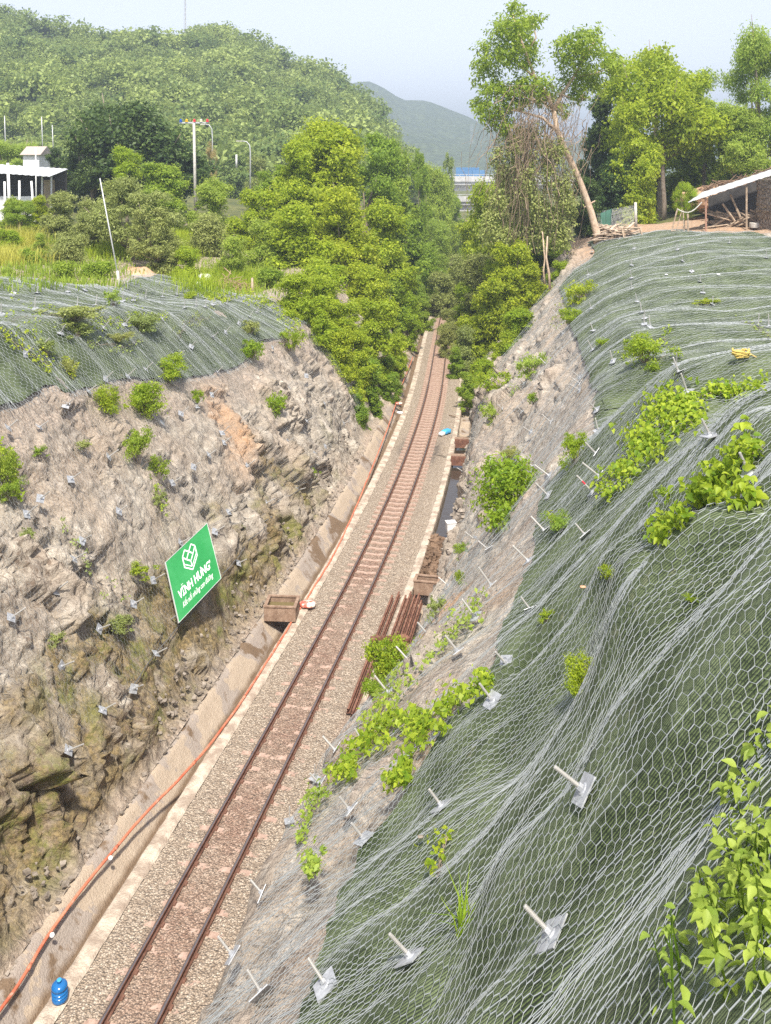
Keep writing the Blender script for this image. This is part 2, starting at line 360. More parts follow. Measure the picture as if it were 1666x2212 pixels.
def rock_mat():
    n = N('rock'); co = n.co()
    tb = n.attv('tb')
    big = n.noise(co, .35, 4, .6, .6); mid = n.noise(co, 1.7, 6, .68, .4); fine = n.noise(co, 9, 6, .7)
    c = n.mix(n.ramp(mid, (.36, 0), (.62, 1)), (.23, .20, .165), (.57, .515, .43))
    c = n.mix(n.ramp(big, (.42, 0), (.62, .75)), c, (.42, .34, .26))
    c = n.mix(n.ramp(n.noise(co, .8, 5, .7, 1.0), (.56, 0), (.66, .8)), c, (.68, .62, .53))
    c = n.mix(n.ramp(fine, (.35, .5), (.6, 0)), c, (.22, .17, .13))
    st = n.map(tb, (1.9, .35, 1), (0, 0, R(28)))
    strk = n.noise(st, 1.6, 5, .7, .3)
    c = n.mix(n.ramp(strk, (.52, 0), (.68, .3)), c, (.46, .43, .40))
    cs = n.map(tb, (1.3, .55, 1), (0, 0, R(28)))
    wv = n.mix(.35, cs, n.n('TexNoise', i_Vector=co, i_Scale=1.3, i_Detail=5.).outputs['Color'], 'ADD')
    crack = n.vor(wv, 1.5, 'DISTANCE_TO_EDGE'); crack2 = n.vor(wv, 4.3, 'DISTANCE_TO_EDGE')
    cm = n.math('MULTIPLY', n.ramp(crack, (.0, 1), (.035, 0)), n.ramp(big, (.35, .2), (.6, .9)))
    c = n.mix(n.math('MULTIPLY', cm, .3), c, (.09, .075, .06))
    soilc = n.mix(n.ramp(fine, (.4, 0), (.62, 1)), (.25, .185, .14), (.50, .40, .32))
    c = n.mix(n.math('MULTIPLY', n.attr('soil'), n.ramp(mid, (.36, .1), (.6, .8))), c, soilc)
    c = n.mix(n.math('MULTIPLY', n.attr('orange'), n.ramp(mid, (.3, .3), (.6, .95))), c, n.mix(fine, (.36, .19, .09), (.58, .36, .20)))
    c = n.mix(n.math('MULTIPLY', n.attr('ochre'), n.ramp(mid, (.34, .15), (.56, .9))), c, n.mix(n.ramp(fine, (.4, 0), (.6, 1)), (.09, .065, .022), (.28, .20, .08)))
    c = n.mix(n.math('MULTIPLY', n.attr('moss'), n.ramp(n.noise(co, 1.1, 5, .7), (.47, 0), (.58, .85))), c, n.mix(fine, (.06, .075, .012), (.26, .26, .05)))
    c = n.mix(n.math('MULTIPLY', n.attr('dead'), n.ramp(n.noise(n.map(tb, (5, 1.2, 1)), 3, 4, .7), (.5, 0), (.6, .8))), c, (.17, .12, .085))
    h = n.math('ADD', n.math('MULTIPLY', mid, .5), n.math('ADD', n.math('MULTIPLY', n.ramp(crack, (0, 0), (.12, 1)), .12), n.math('ADD', n.math('MULTIPLY', n.ramp(crack2, (0, 0), (.1, 1)), .06), n.math('MULTIPLY', fine, .15))))
    b = n.bump(h, .28, 1.)
    b = n.bump(n.noise(co, 32, 4, .7), .025, .8, b)
    return n.fin(c, .9, b)
ROCK = rock_mat()
relief_mesh('left_rock_slope', GL, -1, ROCK)
relief_mesh('right_rock_slope', GR, 1, ROCK)
# ---- plateaus and the far ground
def veg_ground():
    n = N('grassy_soil'); co = n.co(); f = n.noise(co, .5, 6, .65); g = n.noise(co, 5, 5, .7)
    c = n.mix(n.ramp(f, (.4, 0), (.6, 1)), (.075, .10, .028), (.16, .17, .05))
    c = n.mix(n.ramp(g, (.5, 0), (.65, .5)), c, (.20, .15, .09))
    return n.fin(c, .95, n.bump(g, .2))
VEG = veg_ground()
def plateau(name, side, tt, ww, drop):
    T, W = np.meshgrid(tt, ww, indexing='ij'); X, Y = XY(T, side*W)
    Z = zs(T, side*W)-drop+.25*fbm(np.stack([X*.15, Y*.15, 0*X], -1), 3)
    return obj(name, mesh(name, np.stack([X, Y, Z], -1).reshape(-1, 3), grid_faces(*T.shape), VEG), kind='structure')
plateau('left_plateau_ground', -1, np.arange(8, 318, 2.), np.concatenate([np.arange(25.5, 60, 1.5), np.arange(60, 139, 4)]), .25)
plateau('right_plateau_ground', 1, np.arange(-8, 318, 2.), np.concatenate([np.arange(30.5, 60, 1.5), np.arange(60, 139, 4)]), .25)
plateau('left_cutting_bank', -1, np.arange(94, 318, 1.), np.arange(2.9, 27, .4), .1)
plateau('right_cutting_bank', 1, np.arange(94, 318, 1.), np.arange(3.0, 32, .4), .1)
gx = np.concatenate([-np.geomspace(9000, 130, 24), [-100, -60, -20, 20, 60, 100], np.geomspace(130, 9000, 24)]); gy = np.concatenate([[-200, -100, -50, 0], np.geomspace(20, 9000, 60)])
X, Y = np.meshgrid(gx, gy, indexing='ij'); Zg = np.where(np.hypot(X, Y) < 310, -1.2, np.where(Y > 300, 5.0, -1.2))
SOILB = weather('drain_soil', (.16, .11, .075), (.32, .24, .17), 2, .95, 0, .03, 12)
X2, Y2 = np.meshgrid(np.linspace(-16, 26, 40), np.linspace(5, 100, 60), indexing='ij'); obj('cutting_soil', mesh('cutting_soil', np.stack([X2, Y2, 0*X2-.75], -1).reshape(-1, 3), grid_faces(40, 60), SOILB), kind='structure')
obj('ground', mesh('ground', np.stack([X, Y, Zg], -1).reshape(-1, 3), grid_faces(*X.shape), VEG), kind='structure')
# ------------------------------------------------------------------ track bed, drains
def strip(name, prof, tt, mat, noise=0, attrs=None, nsub=1):
    prof = np.array(prof, float)
    if nsub > 1:
        s = np.linspace(0, len(prof)-1, (len(prof)-1)*nsub+1); prof = np.stack([np.interp(s, np.arange(len(prof)), prof[:, k]) for k in (0, 1)], 1)
    T, W = np.meshgrid(tt, prof[:, 0], indexing='ij'); Z = np.repeat(prof[None, :, 1], len(tt), 0)
    X, Y = XY(T, W); V = np.stack([X, Y, Z], -1)
    if noise: V = V+np.stack([fbm(V*3.+5, 3)*.5, 0*X, fbm(V*2.5, 4)], -1)*noise
    return V, grid_faces(*T.shape), T, W
def ballast_mat():
    n = N('ballast'); co = n.co(); tw = n.attv('tw')
    cell = n.n('TexVoronoi', i_Vector=n.map(co, (1, 1, .6)), i_Scale=21.); d = cell.outputs['Distance']; rc = n.n('SeparateColor', I0=cell.outputs['Color']).outputs[0]
    c = n.ramp(rc, (0, (.32, .25, .185)), (.35, (.41, .325, .245)), (.7, (.49, .40, .31)), (.95, (.64, .55, .44)))
    c = n.mix(n.math('MULTIPLY', n.attr('rust'), n.ramp(n.noise(co, 4, 4), (.3, .5), (.6, .85))), c, n.mix(rc, (.22, .11, .075), (.44, .26, .19)))
    c = n.mix(n.math('MULTIPLY', n.attr('dust'), n.ramp(n.noise(co, 2.2, 5, .7), (.4, .2), (.6, .95))), c, n.mix(rc, (.45, .36, .27), (.60, .50, .39)))
    c = n.mix(n.math('MULTIPLY', n.attr('oil'), .85), c, (.035, .035, .045))
    c = n.mix(n.ramp(d, (.35, 0), (.65, .5)), c, (.09, .065, .05))
    return n.fin(c, .9, n.bump(n.math('SUBTRACT', 1., d), .06, 1.))
def bed():
    tt = np.concatenate([np.arange(10, 46, .05), np.arange(46, 110, .15), np.arange(110, 300, 1)])
    ww = np.concatenate([np.arange(-1.56, 1.9, .05)])
    T, W = np.meshgrid(tt, ww, indexing='ij'); X, Y = XY(T, W)
    lo = np.interp(T, [38, 48], [-.015, -.075])
    Z = np.where(abs(W) < 1., lo, lo+(0-lo)*np.clip((abs(W)-1)/.25, 0, 1))-.03*np.clip((abs(W)-1.2)/.4, 0, 1)
    p = np.stack([X, Y, 0*X], -1); Z = Z+.022*fbm(p*2.2, 2)+.028*pn(p*13)+.018*pn(p*27)
    rust = np.exp(-(W/.62)**4)*np.clip(.75+.4*fbm(p*.4, 2), 0, 1)
    rust = np.maximum(rust, .45*np.exp(-((W-1.7)/.25)**2)*((T > 28) & (T < 40)))
    dust = np.clip(np.clip((-W-1.25+.12*fbm(p*1.2, 3))/.2, 0, 1)*np.clip((44-T)/12, .25, 1)+np.clip((W-1.55)/.2, 0, 1)*.8*(T > 33), 0, 1)
    oil = np.exp(-((T-57.5)/2.2)**2)*(np.exp(-((W-.95)/.35)**2)+.6*np.exp(-((W+.95)/.3)**2)+.3*np.exp(-(W/.4)**2))*np.clip(.75+fbm(p*2, 3), 0, 1)
    me = mesh('ballast_bed', np.stack([X, Y, Z], -1).reshape(-1, 3), grid_faces(*T.shape), ballast_mat(), dict(rust=rust.ravel(), dust=dust.ravel(), oil=np.clip(oil, 0, 1).ravel(), tw=np.stack([T, W, 0*T], -1).reshape(-1, 3)))
    obj('ballast_bed', me, kind='structure')
bed()
def conc_mat():
    n = N('drain_concrete'); co = n.co(); w = n.attr('bank'); f = n.noise(co, .55, 5, .62, .4); g = n.noise(co, 5, 6, .7)
    cream = n.mix(g, (.34, .265, .195), (.52, .43, .33)); grey = n.mix(g, (.28, .235, .20), (.40, .34, .29)); wet = n.mix(g, (.13, .085, .05), (.24, .165, .105))
    c = n.mix(n.ramp(f, (.40, 0), (.44, 1)), wet, grey); c = n.mix(n.ramp(f, (.50, 0), (.52, 1)), c, cream)
    c = n.mix(n.ramp(n.math('ADD', w, n.math('MULTIPLY', n.noise(co, 1.6, 4), .3)), (.34, 1), (.5, 0)), c, wet)
    c = n.mix(n.attr('cope'), c, n.mix(n.ramp(n.noise(co, 1.8, 5, .7), (.4, 0), (.6, 1)), (.34, .265, .205), (.60, .52, .42)))
    return n.fin(c, .8, n.bump(n.math('ADD', g, n.noise(co, 22, 3)), .03))
CONC = conc_mat()
def drain_left():
    prof = [(-1.5, .0), (-1.56, .045), (-1.86, .05), (-1.9, .02), (-1.9, -.52), (-2.22, -.55), (-2.5, -.28), (-2.9, .13), (-3.05, .14), (-3.1, -.2)]
    V, Fc, T, W = strip('d', prof, np.arange(10, 130, .25), CONC, .035, nsub=4)
    bank = np.clip((-W-2.15)/.7, 0, 1); cope = np.clip((W+1.93)/.05, 0, 1)
    obj('left_drain_channel', mesh('left_drain_channel', V.reshape(-1, 3), Fc, CONC, dict(bank=bank.ravel(), cope=cope.ravel())), kind='structure')
    prof = [(1.82, .0), (1.86, .05), (2.14, .055), (2.17, .02), (2.18, -.5), (2.8, -.52), (2.95, -.25), (3.15, .15)]
    V, Fc, T, W = strip('d', prof, np.arange(10, 130, .25), CONC, .03, nsub=4)
    obj('right_drain_channel', mesh('right_drain_channel', V.reshape(-1, 3), Fc, CONC, dict(bank=(.5+0*W).ravel(), cope=np.clip((2.2-W)/.02, 0, 1).ravel())), kind='structure')
    n = N('ditch_water'); b = n.bump(n.noise(n.co(), 3, 3), .01)
    wm = n.fin((.05, .04, .03), .04, b)
    V, Fc, T, W = strip('w', [(2.18, -.30), (2.9, -.30)], np.arange(43.5, 62, .5), wm)
    obj('ditch_water', mesh('ditch_water', V.reshape(-1, 3), Fc, wm), kind='structure')
drain_left()
# ------------------------------------------------------------------ railway track
RUST = weather('rail_rust', (.13, .06, .04), (.25, .13, .09), 5, .75, .2, .004, 60)
n_ = N('rail_head'); HEAD = n_.fin(n_.mix(n_.noise(n_.co(), 6), (.20, .16, .15), (.42, .38, .38)), .38, None, .85)
SLP = weather('sleeper_concrete', (.33, .22, .17), (.50, .37, .30), 6, .9, 0, .01, 50, (.27, .17, .13))
track = thing('railway_track', 'single rusty railway track running up the middle of the cutting', 'railway track')
prof = np.array([(-.065, 0), (-.06, .012), (-.014, .028), (-.008, .09), (-.035, .10), (-.035, .132), (-.026, .140), (.026, .140), (.035, .132), (.035, .10), (.008, .09), (.014, .028), (.06, .012), (.065, 0)])
for s in (-1, 1):
    tt = np.concatenate([np.arange(10, 130, .5), np.arange(130, 301, 3)])
    V = []
    for t in tt:
        x, y = XY(t, s*.535+prof[:, 0]); V.append(np.stack([x, y, .022+prof[:, 1]], 1))
    V = np.array(V); me = mesh('rail', V.reshape(-1, 3), grid_faces(len(tt), len(prof)), RUST); me.materials.append(HEAD)
    k = np.arange(len(me.polygons)) % (len(prof)-1); me.polygons.foreach_set('material_index', (abs(k-6) <= 0).astype(np.int32))
    obj('rail', me, track)
def sleeper_me():
    b = MB()
    for x0, x1, z0, z1 in ((-.95, -.75, -.01, .0), (-.75, -.32, .0, .0), (-.32, 0, 0, -.028), (0, .32, -.028, 0), (.32, .75, 0, 0), (.75, .95, 0, -.01)):
        q = [(x0, -.10, -.2), (x1, -.10, -.2), (x1, .10, -.2), (x0, .10, -.2), (x0, -.085, z0+.022), (x1, -.085, z1+.022), (x1, .085, z1+.022), (x0, .085, z0+.022)]
        b.hexa(q)
    k = len(b.f)
    for s in (-1, 1):
        for d in (-.085, .085): b.box((s*.535+d, 0, .04), (.05, .12, .05))
    me = b.me('sleeper', SLP); me.materials.append(RUST)
    me.polygons.foreach_set('material_index', (np.arange(len(b.f)) >= k).astype(np.int32)); return me
sm = sleeper_me(); t = 12.; cnt = 0; far = MB(); q = np.array([v.co[:] for v in sm.vertices]); qf = [tuple(p.vertices) for p in sm.polygons]
while t < 190:
    x, y = XY(t, 0); a = -ta(t)
    if cnt < 100: obj('sleeper', sm, track, (x, y, random.uniform(-.044, -.022) if t < 36 else -.04*max(0, 1-(t-36)/9)), (0, 0, a+random.uniform(-.01, .01)))
    else:
        V = q.copy(); far.add(np.stack([V[:, 0]*math.cos(a)-V[:, 1]*math.sin(a)+x, V[:, 0]*math.sin(a)+V[:, 1]*math.cos(a)+y, V[:, 2]], 1), qf)
    t += .625; cnt += 1
far.build('far_sleepers', SLP, track, kind='stuff')
# ------------------------------------------------------------------ green erosion mats and wire nets
def mat_mat():
    n = N('green_erosion_mat'); tb = n.attv('tb'); co = n.co()
    rib = n.n('TexWave', wave_type='BANDS', bands_direction='X', i_Vector=n.map(tb, (1, .12, 1)), i_Scale=9.5, i_Distortion=1.6, i_Detail=3., i_Detail_Scale=3.).outputs[0]
    f = n.noise(co, .9, 5, .65); g = n.noise(co, 30, 4, .7)
    c = n.mix(n.math('MULTIPLY', rib, n.ramp(g, (.3, .5), (.7, 1))), (.013, .027, .009), (.145, .20, .068))
    c = n.mix(n.ramp(f, (.40, 0), (.62, .7)), c, (.22, .275, .14))
    c = n.mix(n.ramp(n.noise(co, 2.6, 5, .7), (.6, 0), (.75, .6)), c, (.32, .31, .20))
    return n.fin(c, .85, n.bump(n.math('ADD', rib, g), .03, .9))
GMAT = mat_mat()
n_ = N('galvanised_wire'); WIRE = n_.fin(n_.mix(n_.noise(n_.co(), 2), (.30, .33, .34), (.50, .53, .54)), .5, None, .3)
n_ = N('dark_rope'); ROPE = n_.fin((.16, .16, .16), .6, None, .3)
n_ = N('galvanised_rope'); GROPE = n_.fin(n_.mix(n_.noise(n_.co(), 9), (.34, .38, .39), (.55, .58, .59)), .5, None, .4)
def bmax(g, t): return np.interp(t, g['T'], np.array([L[-1] for L, _ in g['Ls']]))
def mat_sheet(name, g, t0, t1, lo, whi, label, lift=.10, dt=.15, ds=.12):
    T = np.arange(t0, t1, dt); wl = np.interp(T, *lo); jit = .10*fbm(np.stack([T*.9, 0*T, 0*T], -1), 4)
    bl = np.array([b_of(g, t, w)[0] for t, w in zip(T, wl)])+jit; bh = np.array([b_of(g, t, w)[0] for t, w in zip(T, whi(T))])
    bh = np.minimum(bh, g['B'][-1]-.2); n = int(np.max(bh-bl)/ds); s = np.linspace(0, 1, n)
    TT = np.repeat(T[:, None], n, 1); BB = bl[:, None]+s[None]*(bh-bl)[:, None]
    p = samp(g, g['pos'], TT, BB); nn = samp(g, g['nr'], TT, BB)
    q = np.stack([TT*.9, BB*.25, 0*TT], -1)
    d = lift+mdisp(TT, BB)+.05*np.clip(1-(BB-bl[:, None])/.25, 0, 1)*fbm(np.stack([TT*3, 0*TT, 0*TT], -1), 2)
    V = p+nn*d[..., None]
    o = obj(name, mesh(name, V.reshape(-1, 3), grid_faces(*TT.shape), GMAT, dict(tb=np.stack([TT, BB, 0*TT], -1).reshape(-1, 3)), smooth=True))
    return tag(o, label, 'erosion mat')
def mdisp(t, b):
    q = np.stack([t*.9, b*.25, 0*t], -1); return .07*fbm(q, 3)+.03*pn(q*4)
def tri_tubes(A, B, r):
    d = B-A; l = np.linalg.norm(d, axis=1, keepdims=True)+1e-9; d = d/l
    up = np.where(abs(d[:, 2:3]) < .9, np.array([[0, 0, 1.]]), np.array([[1., 0, 0]])); a = np.cross(d, up); a /= np.linalg.norm(a, axis=1, keepdims=True); b = np.cross(d, a)
    r = np.broadcast_to(np.asarray(r, float).reshape(-1, 1), (len(A), 1)); V = []
    for Q in (A-d*r*.5, B+d*r*.5):
        for k in range(3):
            th = 2*math.pi*k/3+.4; V.append(Q+(a*math.cos(th)+b*math.sin(th))*r)
    V = np.stack(V, 1).reshape(-1, 3); i = (np.arange(len(A))*6)[:, None]
    Fc = np.concatenate([i+np.array([[k, (k+1) % 3, 3+(k+1) % 3, 3+k]]) for k in range(3)], 0)
    return V, Fc
def hexnet(name, label, g, t0, t1, b0, b1, cw, ch, r, lift, rope=0, inside=None, warp=.5, relief=None, seed=0, thin=None):
    ni = int((t1-t0)/(cw/2)); nj = int((b1-b0)/(.75*ch))
    I, J = np.meshgrid(np.arange(ni), np.arange(nj), indexing='ij'); s = (I+J) % 2
    a = t0+I*cw/2; b = b0+J*.75*ch+s*.25*ch
    q = np.stack([a*.55+seed, b*.10, 0*a], -1); q2 = np.stack([a*2.1+seed, b*.22, 0*a+5], -1)
    a2 = a+warp*(pn(q)*1.15+pn(q2)*.22)+cw*.22*pn(np.stack([a*5, b*5, 0*a], -1)); b2 = b+.35*warp*pn(np.stack([a*.5, b*.4, 0*a+9], -1))+ch*.16*pn(np.stack([a*4, b*4, 0*a+3], -1))
    a2 = np.clip(a2, g['T'][0]+.01, g['T'][-1]-.01)
    p = samp(g, g['pos'], a2, b2); nn = samp(g, g['nr'], a2, b2)
    fold = np.clip(pn(np.stack([a*1.1+seed, b*.16, 0*a+2], -1))*.5+.12, 0, 1)
    d = lift+.16*fold+.02*pn(np.stack([a*3, b*3, 0*a], -1))+(mdisp(a2, b2) if relief is not True or seed else 0)
    if relief is not None:
        V0 = samp(g, g['V'], a2, b2); h = ((V0-p)*nn).sum(-1); d = np.maximum(d, h*.55+.09)
    w = samp(g, g['w'], a2, b2); P3 = p+nn*d[..., None]
    ok = np.ones(a.shape, bool) if inside is None else inside(a2, w, b2)
    bm = bmax(g, a2); ok &= (b2 < bm-.1) & (b2 < g['B'][-1]-.15)
    h = ok[:-1] & ok[1:]; A1, B1 = P3[:-1][h], P3[1:][h]
    vt = (s[:, :-1] == 1) & ok[:, :-1] & ok[:, 1:]; A2, B2 = P3[:, :-1][vt], P3[:, 1:][vt]
    q1 = np.ones(a.shape) if thin is None else np.where(w < np.interp(a2, *thin), .55, 1.); k1 = q1[:-1][h]; k2 = q1[:, :-1][vt]
    V, Fc = tri_tubes(np.concatenate([A1, A2]), np.concatenate([B1, B2]), np.concatenate([r*k1, r*1.7*k2]))
    root = thing(name, label, 'wire netting')
    obj('wire_mesh', mesh('wire_mesh', V, Fc, WIRE), root)
    if rope:
        k = np.arange(3, ni-1, rope); aa = P3[k]; o2 = ok[k, :-1] & ok[k, 1:]
        A3 = aa[:, :-1][o2]+nn[k][:, :-1][o2]*.008; B3 = aa[:, 1:][o2]+nn[k][:, 1:][o2]*.008
        # straighten the zigzag of the column the rope is woven through
        sm = P3[k].copy()
        for _ in range(3): sm[:, 1:-1] = (sm[:, :-2]+2*sm[:, 1:-1]+sm[:, 2:])/4
        A3 = sm[:, :-1][o2]; B3 = sm[:, 1:][o2]; V, Fc = tri_tubes(A3, B3, r*(2.6 if r < .0025 else 1.5))
        obj('woven_rope', mesh('woven_rope', V, Fc, GROPE), root)
    return root
wl_hi = lambda T: np.interp(T, [8, 30, 44, 50, 58, 60.5, 62], [19, 18.5, 18, 16.5, 16.0, 13, 12])
mat_sheet('erosion_mat', GL, 24, 59.6, LM_lo, wl_hi, 'green erosion mat draped over the top of the left rock cutting', .12)
tn = float(np.min(RF_lo[0]))+.3
mat_sheet('erosion_mat', GR, .4, tn+1.2, RN_lo, lambda T: 25+0*T, 'nearest green erosion mat, filling the right foreground slope', .10, .1, .1)
mat_sheet('erosion_mat', GR, tn-.5, 84.5, RF_lo, lambda T: np.interp(T, [30, 60, 70, 76, 80, 85], [27, 27, 26, 24, 21, 14]), 'green erosion mat over the far right bank, running up to the shed yard', .14)
in_l = lambda t, w, b: (w < wl_hi(t)+.4) & (b > np.interp(t, LL[1][:, 0], np.array([b_of(GL, q[0], q[2])[0] for q in LL[1]]))+.25*pn(np.stack([t*.8, 0*t, 0*t], -1)))
in_m = lambda t, w, b: in_l(t, w, b) & (w > np.interp(t, *LM_lo)-.25) & (t < 60); in_r = lambda t, w, b: in_l(t, w, b) & ((w < np.interp(t, *LM_lo)+.3) | (t > 59.5))
hexnet('wire_net', 'thin wire net on the bare left rock, hanging down to a dark border cable', GL, 10, 61.6, .6, 26, .17, .20, .0015, .17, 0, in_r, .12, True)
hexnet('wire_net', 'grey rippled wire net stretched over the left green mat', GL, 22, 60.5, 3, 27, .15, .18, .0038, .17, 9, in_m, .6, None, 2)
hexnet('wire_net', 'closest wire net with large hexagons, stretched over the right foreground mat', GR, .3, 16.6, 2.5, 26, 0.10, .125, .0025, .125, 7, lambda t, w, b: w > 4.2, .5, None, 3)
hexnet('wire_net', 'wire net hanging in grey streaks down the middle of the right slope', GR, 16.2, 36.5, 2.2, 29, .13, .16, .0026, .15, 8, lambda t, w, b: w > 3.4+.15*pn(np.stack([t, 0*t, 0*t], -1)), .5, True, 5, RN_lo)
hexnet('wire_net', 'wire net over the far right bank below the shed, grey and finely rippled', GR, 36, 84, 1.2, 30, .21, .25, .0036, .18, 8, lambda t, w, b: (w < np.interp(t, [30, 60, 70, 76, 80, 85], [27, 27, 26, 24, 21, 14])) & (w > 3.2), .5, True, 8, RF_lo)
# border cable along the foot of the left net
q = np.arange(26, 58, .4); bb = np.interp(q, LL[1][:, 0], np.array([b_of(GL, r[0], r[2])[0] for r in LL[1]]))
V0 = samp(GL, GL['V'], q, bb)+samp(GL, GL['nr'], q, bb)*.10
cb = MB().tube(V0, .016, 5); lnet = [o for o in COL.objects if o.name.startswith('wire_net')][0]
cb.build('border_cable', ROPE, lnet)
# ------------------------------------------------------------------ anchor bolts
n_ = N('galvanised_plate'); PLATE = n_.fin(n_.mix(n_.ramp(n_.noise(n_.co(), 7, 5, .7), (.35, 0), (.65, 1)), (.30, .31, .33), (.52, .54, .57)), .5, n_.bump(n_.noise(n_.co(), 30), .003), .3)
n_ = N('bolt_rod'); ROD = n_.fin(n_.mix(n_.noise(n_.co(), 30), (.34, .33, .31), (.56, .55, .53)), .5, None, .3)
n_ = N('red_tip'); REDT = n_.fin((.6, .03, .06), .5)
def bolt_meshes():
    b = MB(); h = .125
    for z0, z1, k in ((0, .012, 1.),): b.box((0, 0, .006), (2*h, 2*h, .012))
    b.lathe([(.055, .012), (.048, .022), (.03, .026)], 14)
    pl = b.me('plate', PLATE)
    nt = MB().lathe([(.032, .022), (.034, .026), (.034, .056), (.031, .060)], 6).me('nut', PLATE)
    pr = [(.016, .0)]; z = .02
    while z < .27: pr += [(.0185, z), (.0185, z+.007), (.0145, z+.009), (.0145, z+.0135)]; z += .0155
    near = MB().lathe(pr+[(.012, z)], 12).me('rod', ROD); farm = MB().lathe([(.021, 0), (.021, .42), (.016, .43)], 7).me('rod', ROD)
    return pl, nt, near, farm
BPL, BNT, BRN, BRF = bolt_meshes()
ORD = ['leftmost', 'second', 'third', 'fourth', 'fifth', 'sixth', 'seventh', 'eighth', 'ninth', 'tenth', 'eleventh', 'twelfth', 'thirteenth', 'fourteenth', 'fifteenth', 'sixteenth', 'seventeenth', 'eighteenth', 'nineteenth', 'twentieth']
def bolts(zone, group, pts, lift, up=0., k=1.):
    pts = sorted(pts)
    for i, (u, v) in enumerate(pts):
        h = hit(u, v)
        if h is None: continue
        n = nrm(h[0], h[1]); n = n+np.array([0, 0, up])+np.array([random.gauss(0, .10), random.gauss(0, .10), 0]); n /= np.linalg.norm(n)
        t, w = TW(h[0], h[1]); g = GL if w < 0 else GR
        p = h+n*lift
        if 'V' in g and abs(w) < 26:
            bq = b_of(g, t, abs(w))[0]; V0 = samp(g, g['V'], np.array([float(t)]), np.array([bq]))[0]; e = max(0., float((V0-h)@n)); p = h+n*max(lift, e*.8+.08)
        lab = f'{ORD[i]} bolt from left {zone}' if i else f'leftmost bolt {zone}'
        r = thing('anchor_bolt', lab, 'anchor bolt', p, Vector(n).to_track_quat('Z', 'Y') @ Quaternion((0, 0, 1), random.uniform(.4, 1.2)), group, k)
        obj('plate', BPL, r, rot=(random.gauss(0, .2), random.gauss(0, .2), 0)); obj('nut', BNT, r); o = obj('rod', BRN if h[1] < 18 else BRF, r, scale=(1, 1, random.uniform(.85, 1.1)))
        if (u, v) == (1293, 1076): obj('red_tip', MB().lathe([(.021, .21), (.021, .30)], 8).me('red_tip', REDT), r); r['label'] = 'anchor bolt with a red painted tip on the steep right net'
def z3(L): return [(.5*a, 518.5+.5*b) for a, b in L]
def z4(L): return [(833+.5*a, 518.5+.5*b) for a, b in L]
def z5(L): return [(.5*a, 1037+.5*b) for a, b in L]
def z6(L): return [(833+.5*a, 1037+.5*b) for a, b in L]
def z7(L): return [(.5*a, 1555.6+.5*b) for a, b in L]
def z8(L): return [(833+.5*a, 1555.6+.5*b) for a, b in L]
GB = 'anchor bolts pinning the nets'
bolts('in the back row on the flat top of the left mat', GB, z3([(55, 250), (160, 247), (292, 240), (365, 232), (528, 280), (575, 276), (628, 265), (700, 260), (763, 250), (548, 224)]), .2, 1.)
bolts('in the front row on the flat top of the left mat', GB, z3([(6, 342), (150, 318), (333, 302), (410, 302), (470, 294), (797, 308), (845, 300), (883, 302), (917, 293), (975, 292)]), .2, .8)
bolts('in the upper row on the bend of the left mat', GB, z3([(250, 420), (355, 402), (437, 396), (525, 380), (590, 392), (690, 352), (965, 410), (1025, 372), (1070, 345), (1105, 325), (1160, 312)]), .2)
bolts('along the lower part of the left mat', GB, z3([(95, 510), (165, 475), (755, 512), (815, 472), (910, 428)]), .2)
bolts('just under the hem of the left mat', GB, z3([(268, 728), (370, 665), (445, 612), (540, 598), (620, 572), (838, 732), (905, 678), (930, 580), (1170, 472)]), .15)
bolts('in the upper rows on the bare left rock', GB, z3([(20, 825), (155, 818), (553, 878), (690, 800), (770, 760), (1025, 796), (950, 843), (1230, 648), (1315, 592), (1385, 716)]), .15)
bolts('in the middle rows on the bare left rock', GB, z3([(160, 1128), (290, 1045), (455, 948), (730, 1058), (825, 988), (890, 938), (952, 888), (1050, 990), (1230, 878), (1315, 788), (1350, 932), (1395, 896), (1475, 796)]), .15)
bolts('in the lower rows on the bare left rock, above the sign', GB, z3([(100, 1198), (340, 1308), (500, 1182), (975, 1182), (1125, 1150), (1270, 1086)]), .15)
bolts('beside and left of the green sign', GB, z5([(205, 505), (300, 352), (560, 547), (645, 442), (765, 278), (912, 232), (1015, 366)]), .15)
bolts('along the dark border cable of the left net', GB, z5([(30, 607), (250, 812), (415, 648), (410, 1012), (565, 907), (660, 757), (245, 1188)]), .13)
bolts('in the farthest row of the right bank, below the shed yard', GB, z4([(850, 120), (895, 62), (1075, 48), (1265, 53), (1485, 24), (1643, 92)]), .22, 1.)
bolts('in the second row from the shed on the right bank', GB, z4([(747, 215), (880, 162), (1065, 122), (1285, 105), (1323, 150), (1358, 198)]), .22, 1.)
bolts('in the third row from the shed on the right bank', GB, z4([(893, 312), (1065, 178), (1068, 225), (1092, 283), (1370, 245), (1413, 296)]), .22, 1.)
bolts('across the dip in the far right mat', GB, z4([(905, 408), (905, 492), (990, 548), (1110, 330), (1120, 358), (1120, 384), (1147, 400), (1608, 392), (1655, 396)]), .22, .7)
bolts('in the upper part of the bare right rock', GB, z4([(600, 528), (608, 627), (650, 337), (700, 542), (710, 592), (748, 332), (775, 412), (850, 602), (855, 632), (852, 658)]), .15)
bolts('in the lower part of the bare right rock', GB, z4([(345, 1006), (460, 950), (525, 748), (545, 962), (600, 750), (640, 837), (652, 990), (725, 1032), (728, 797), (925, 747)]), .15)
bolts('on the crest of the near right mat', GB, z4([(1258, 560), (1280, 606), (1315, 690), (1430, 895), (1600, 1070)]), .18, 1.2)
bolts('along the left border of the near right mat', GB, z4([(725, 1125), (925, 853), (935, 950), (955, 1045), (920, 1115), (712, 1282), (895, 1312)]), .18)
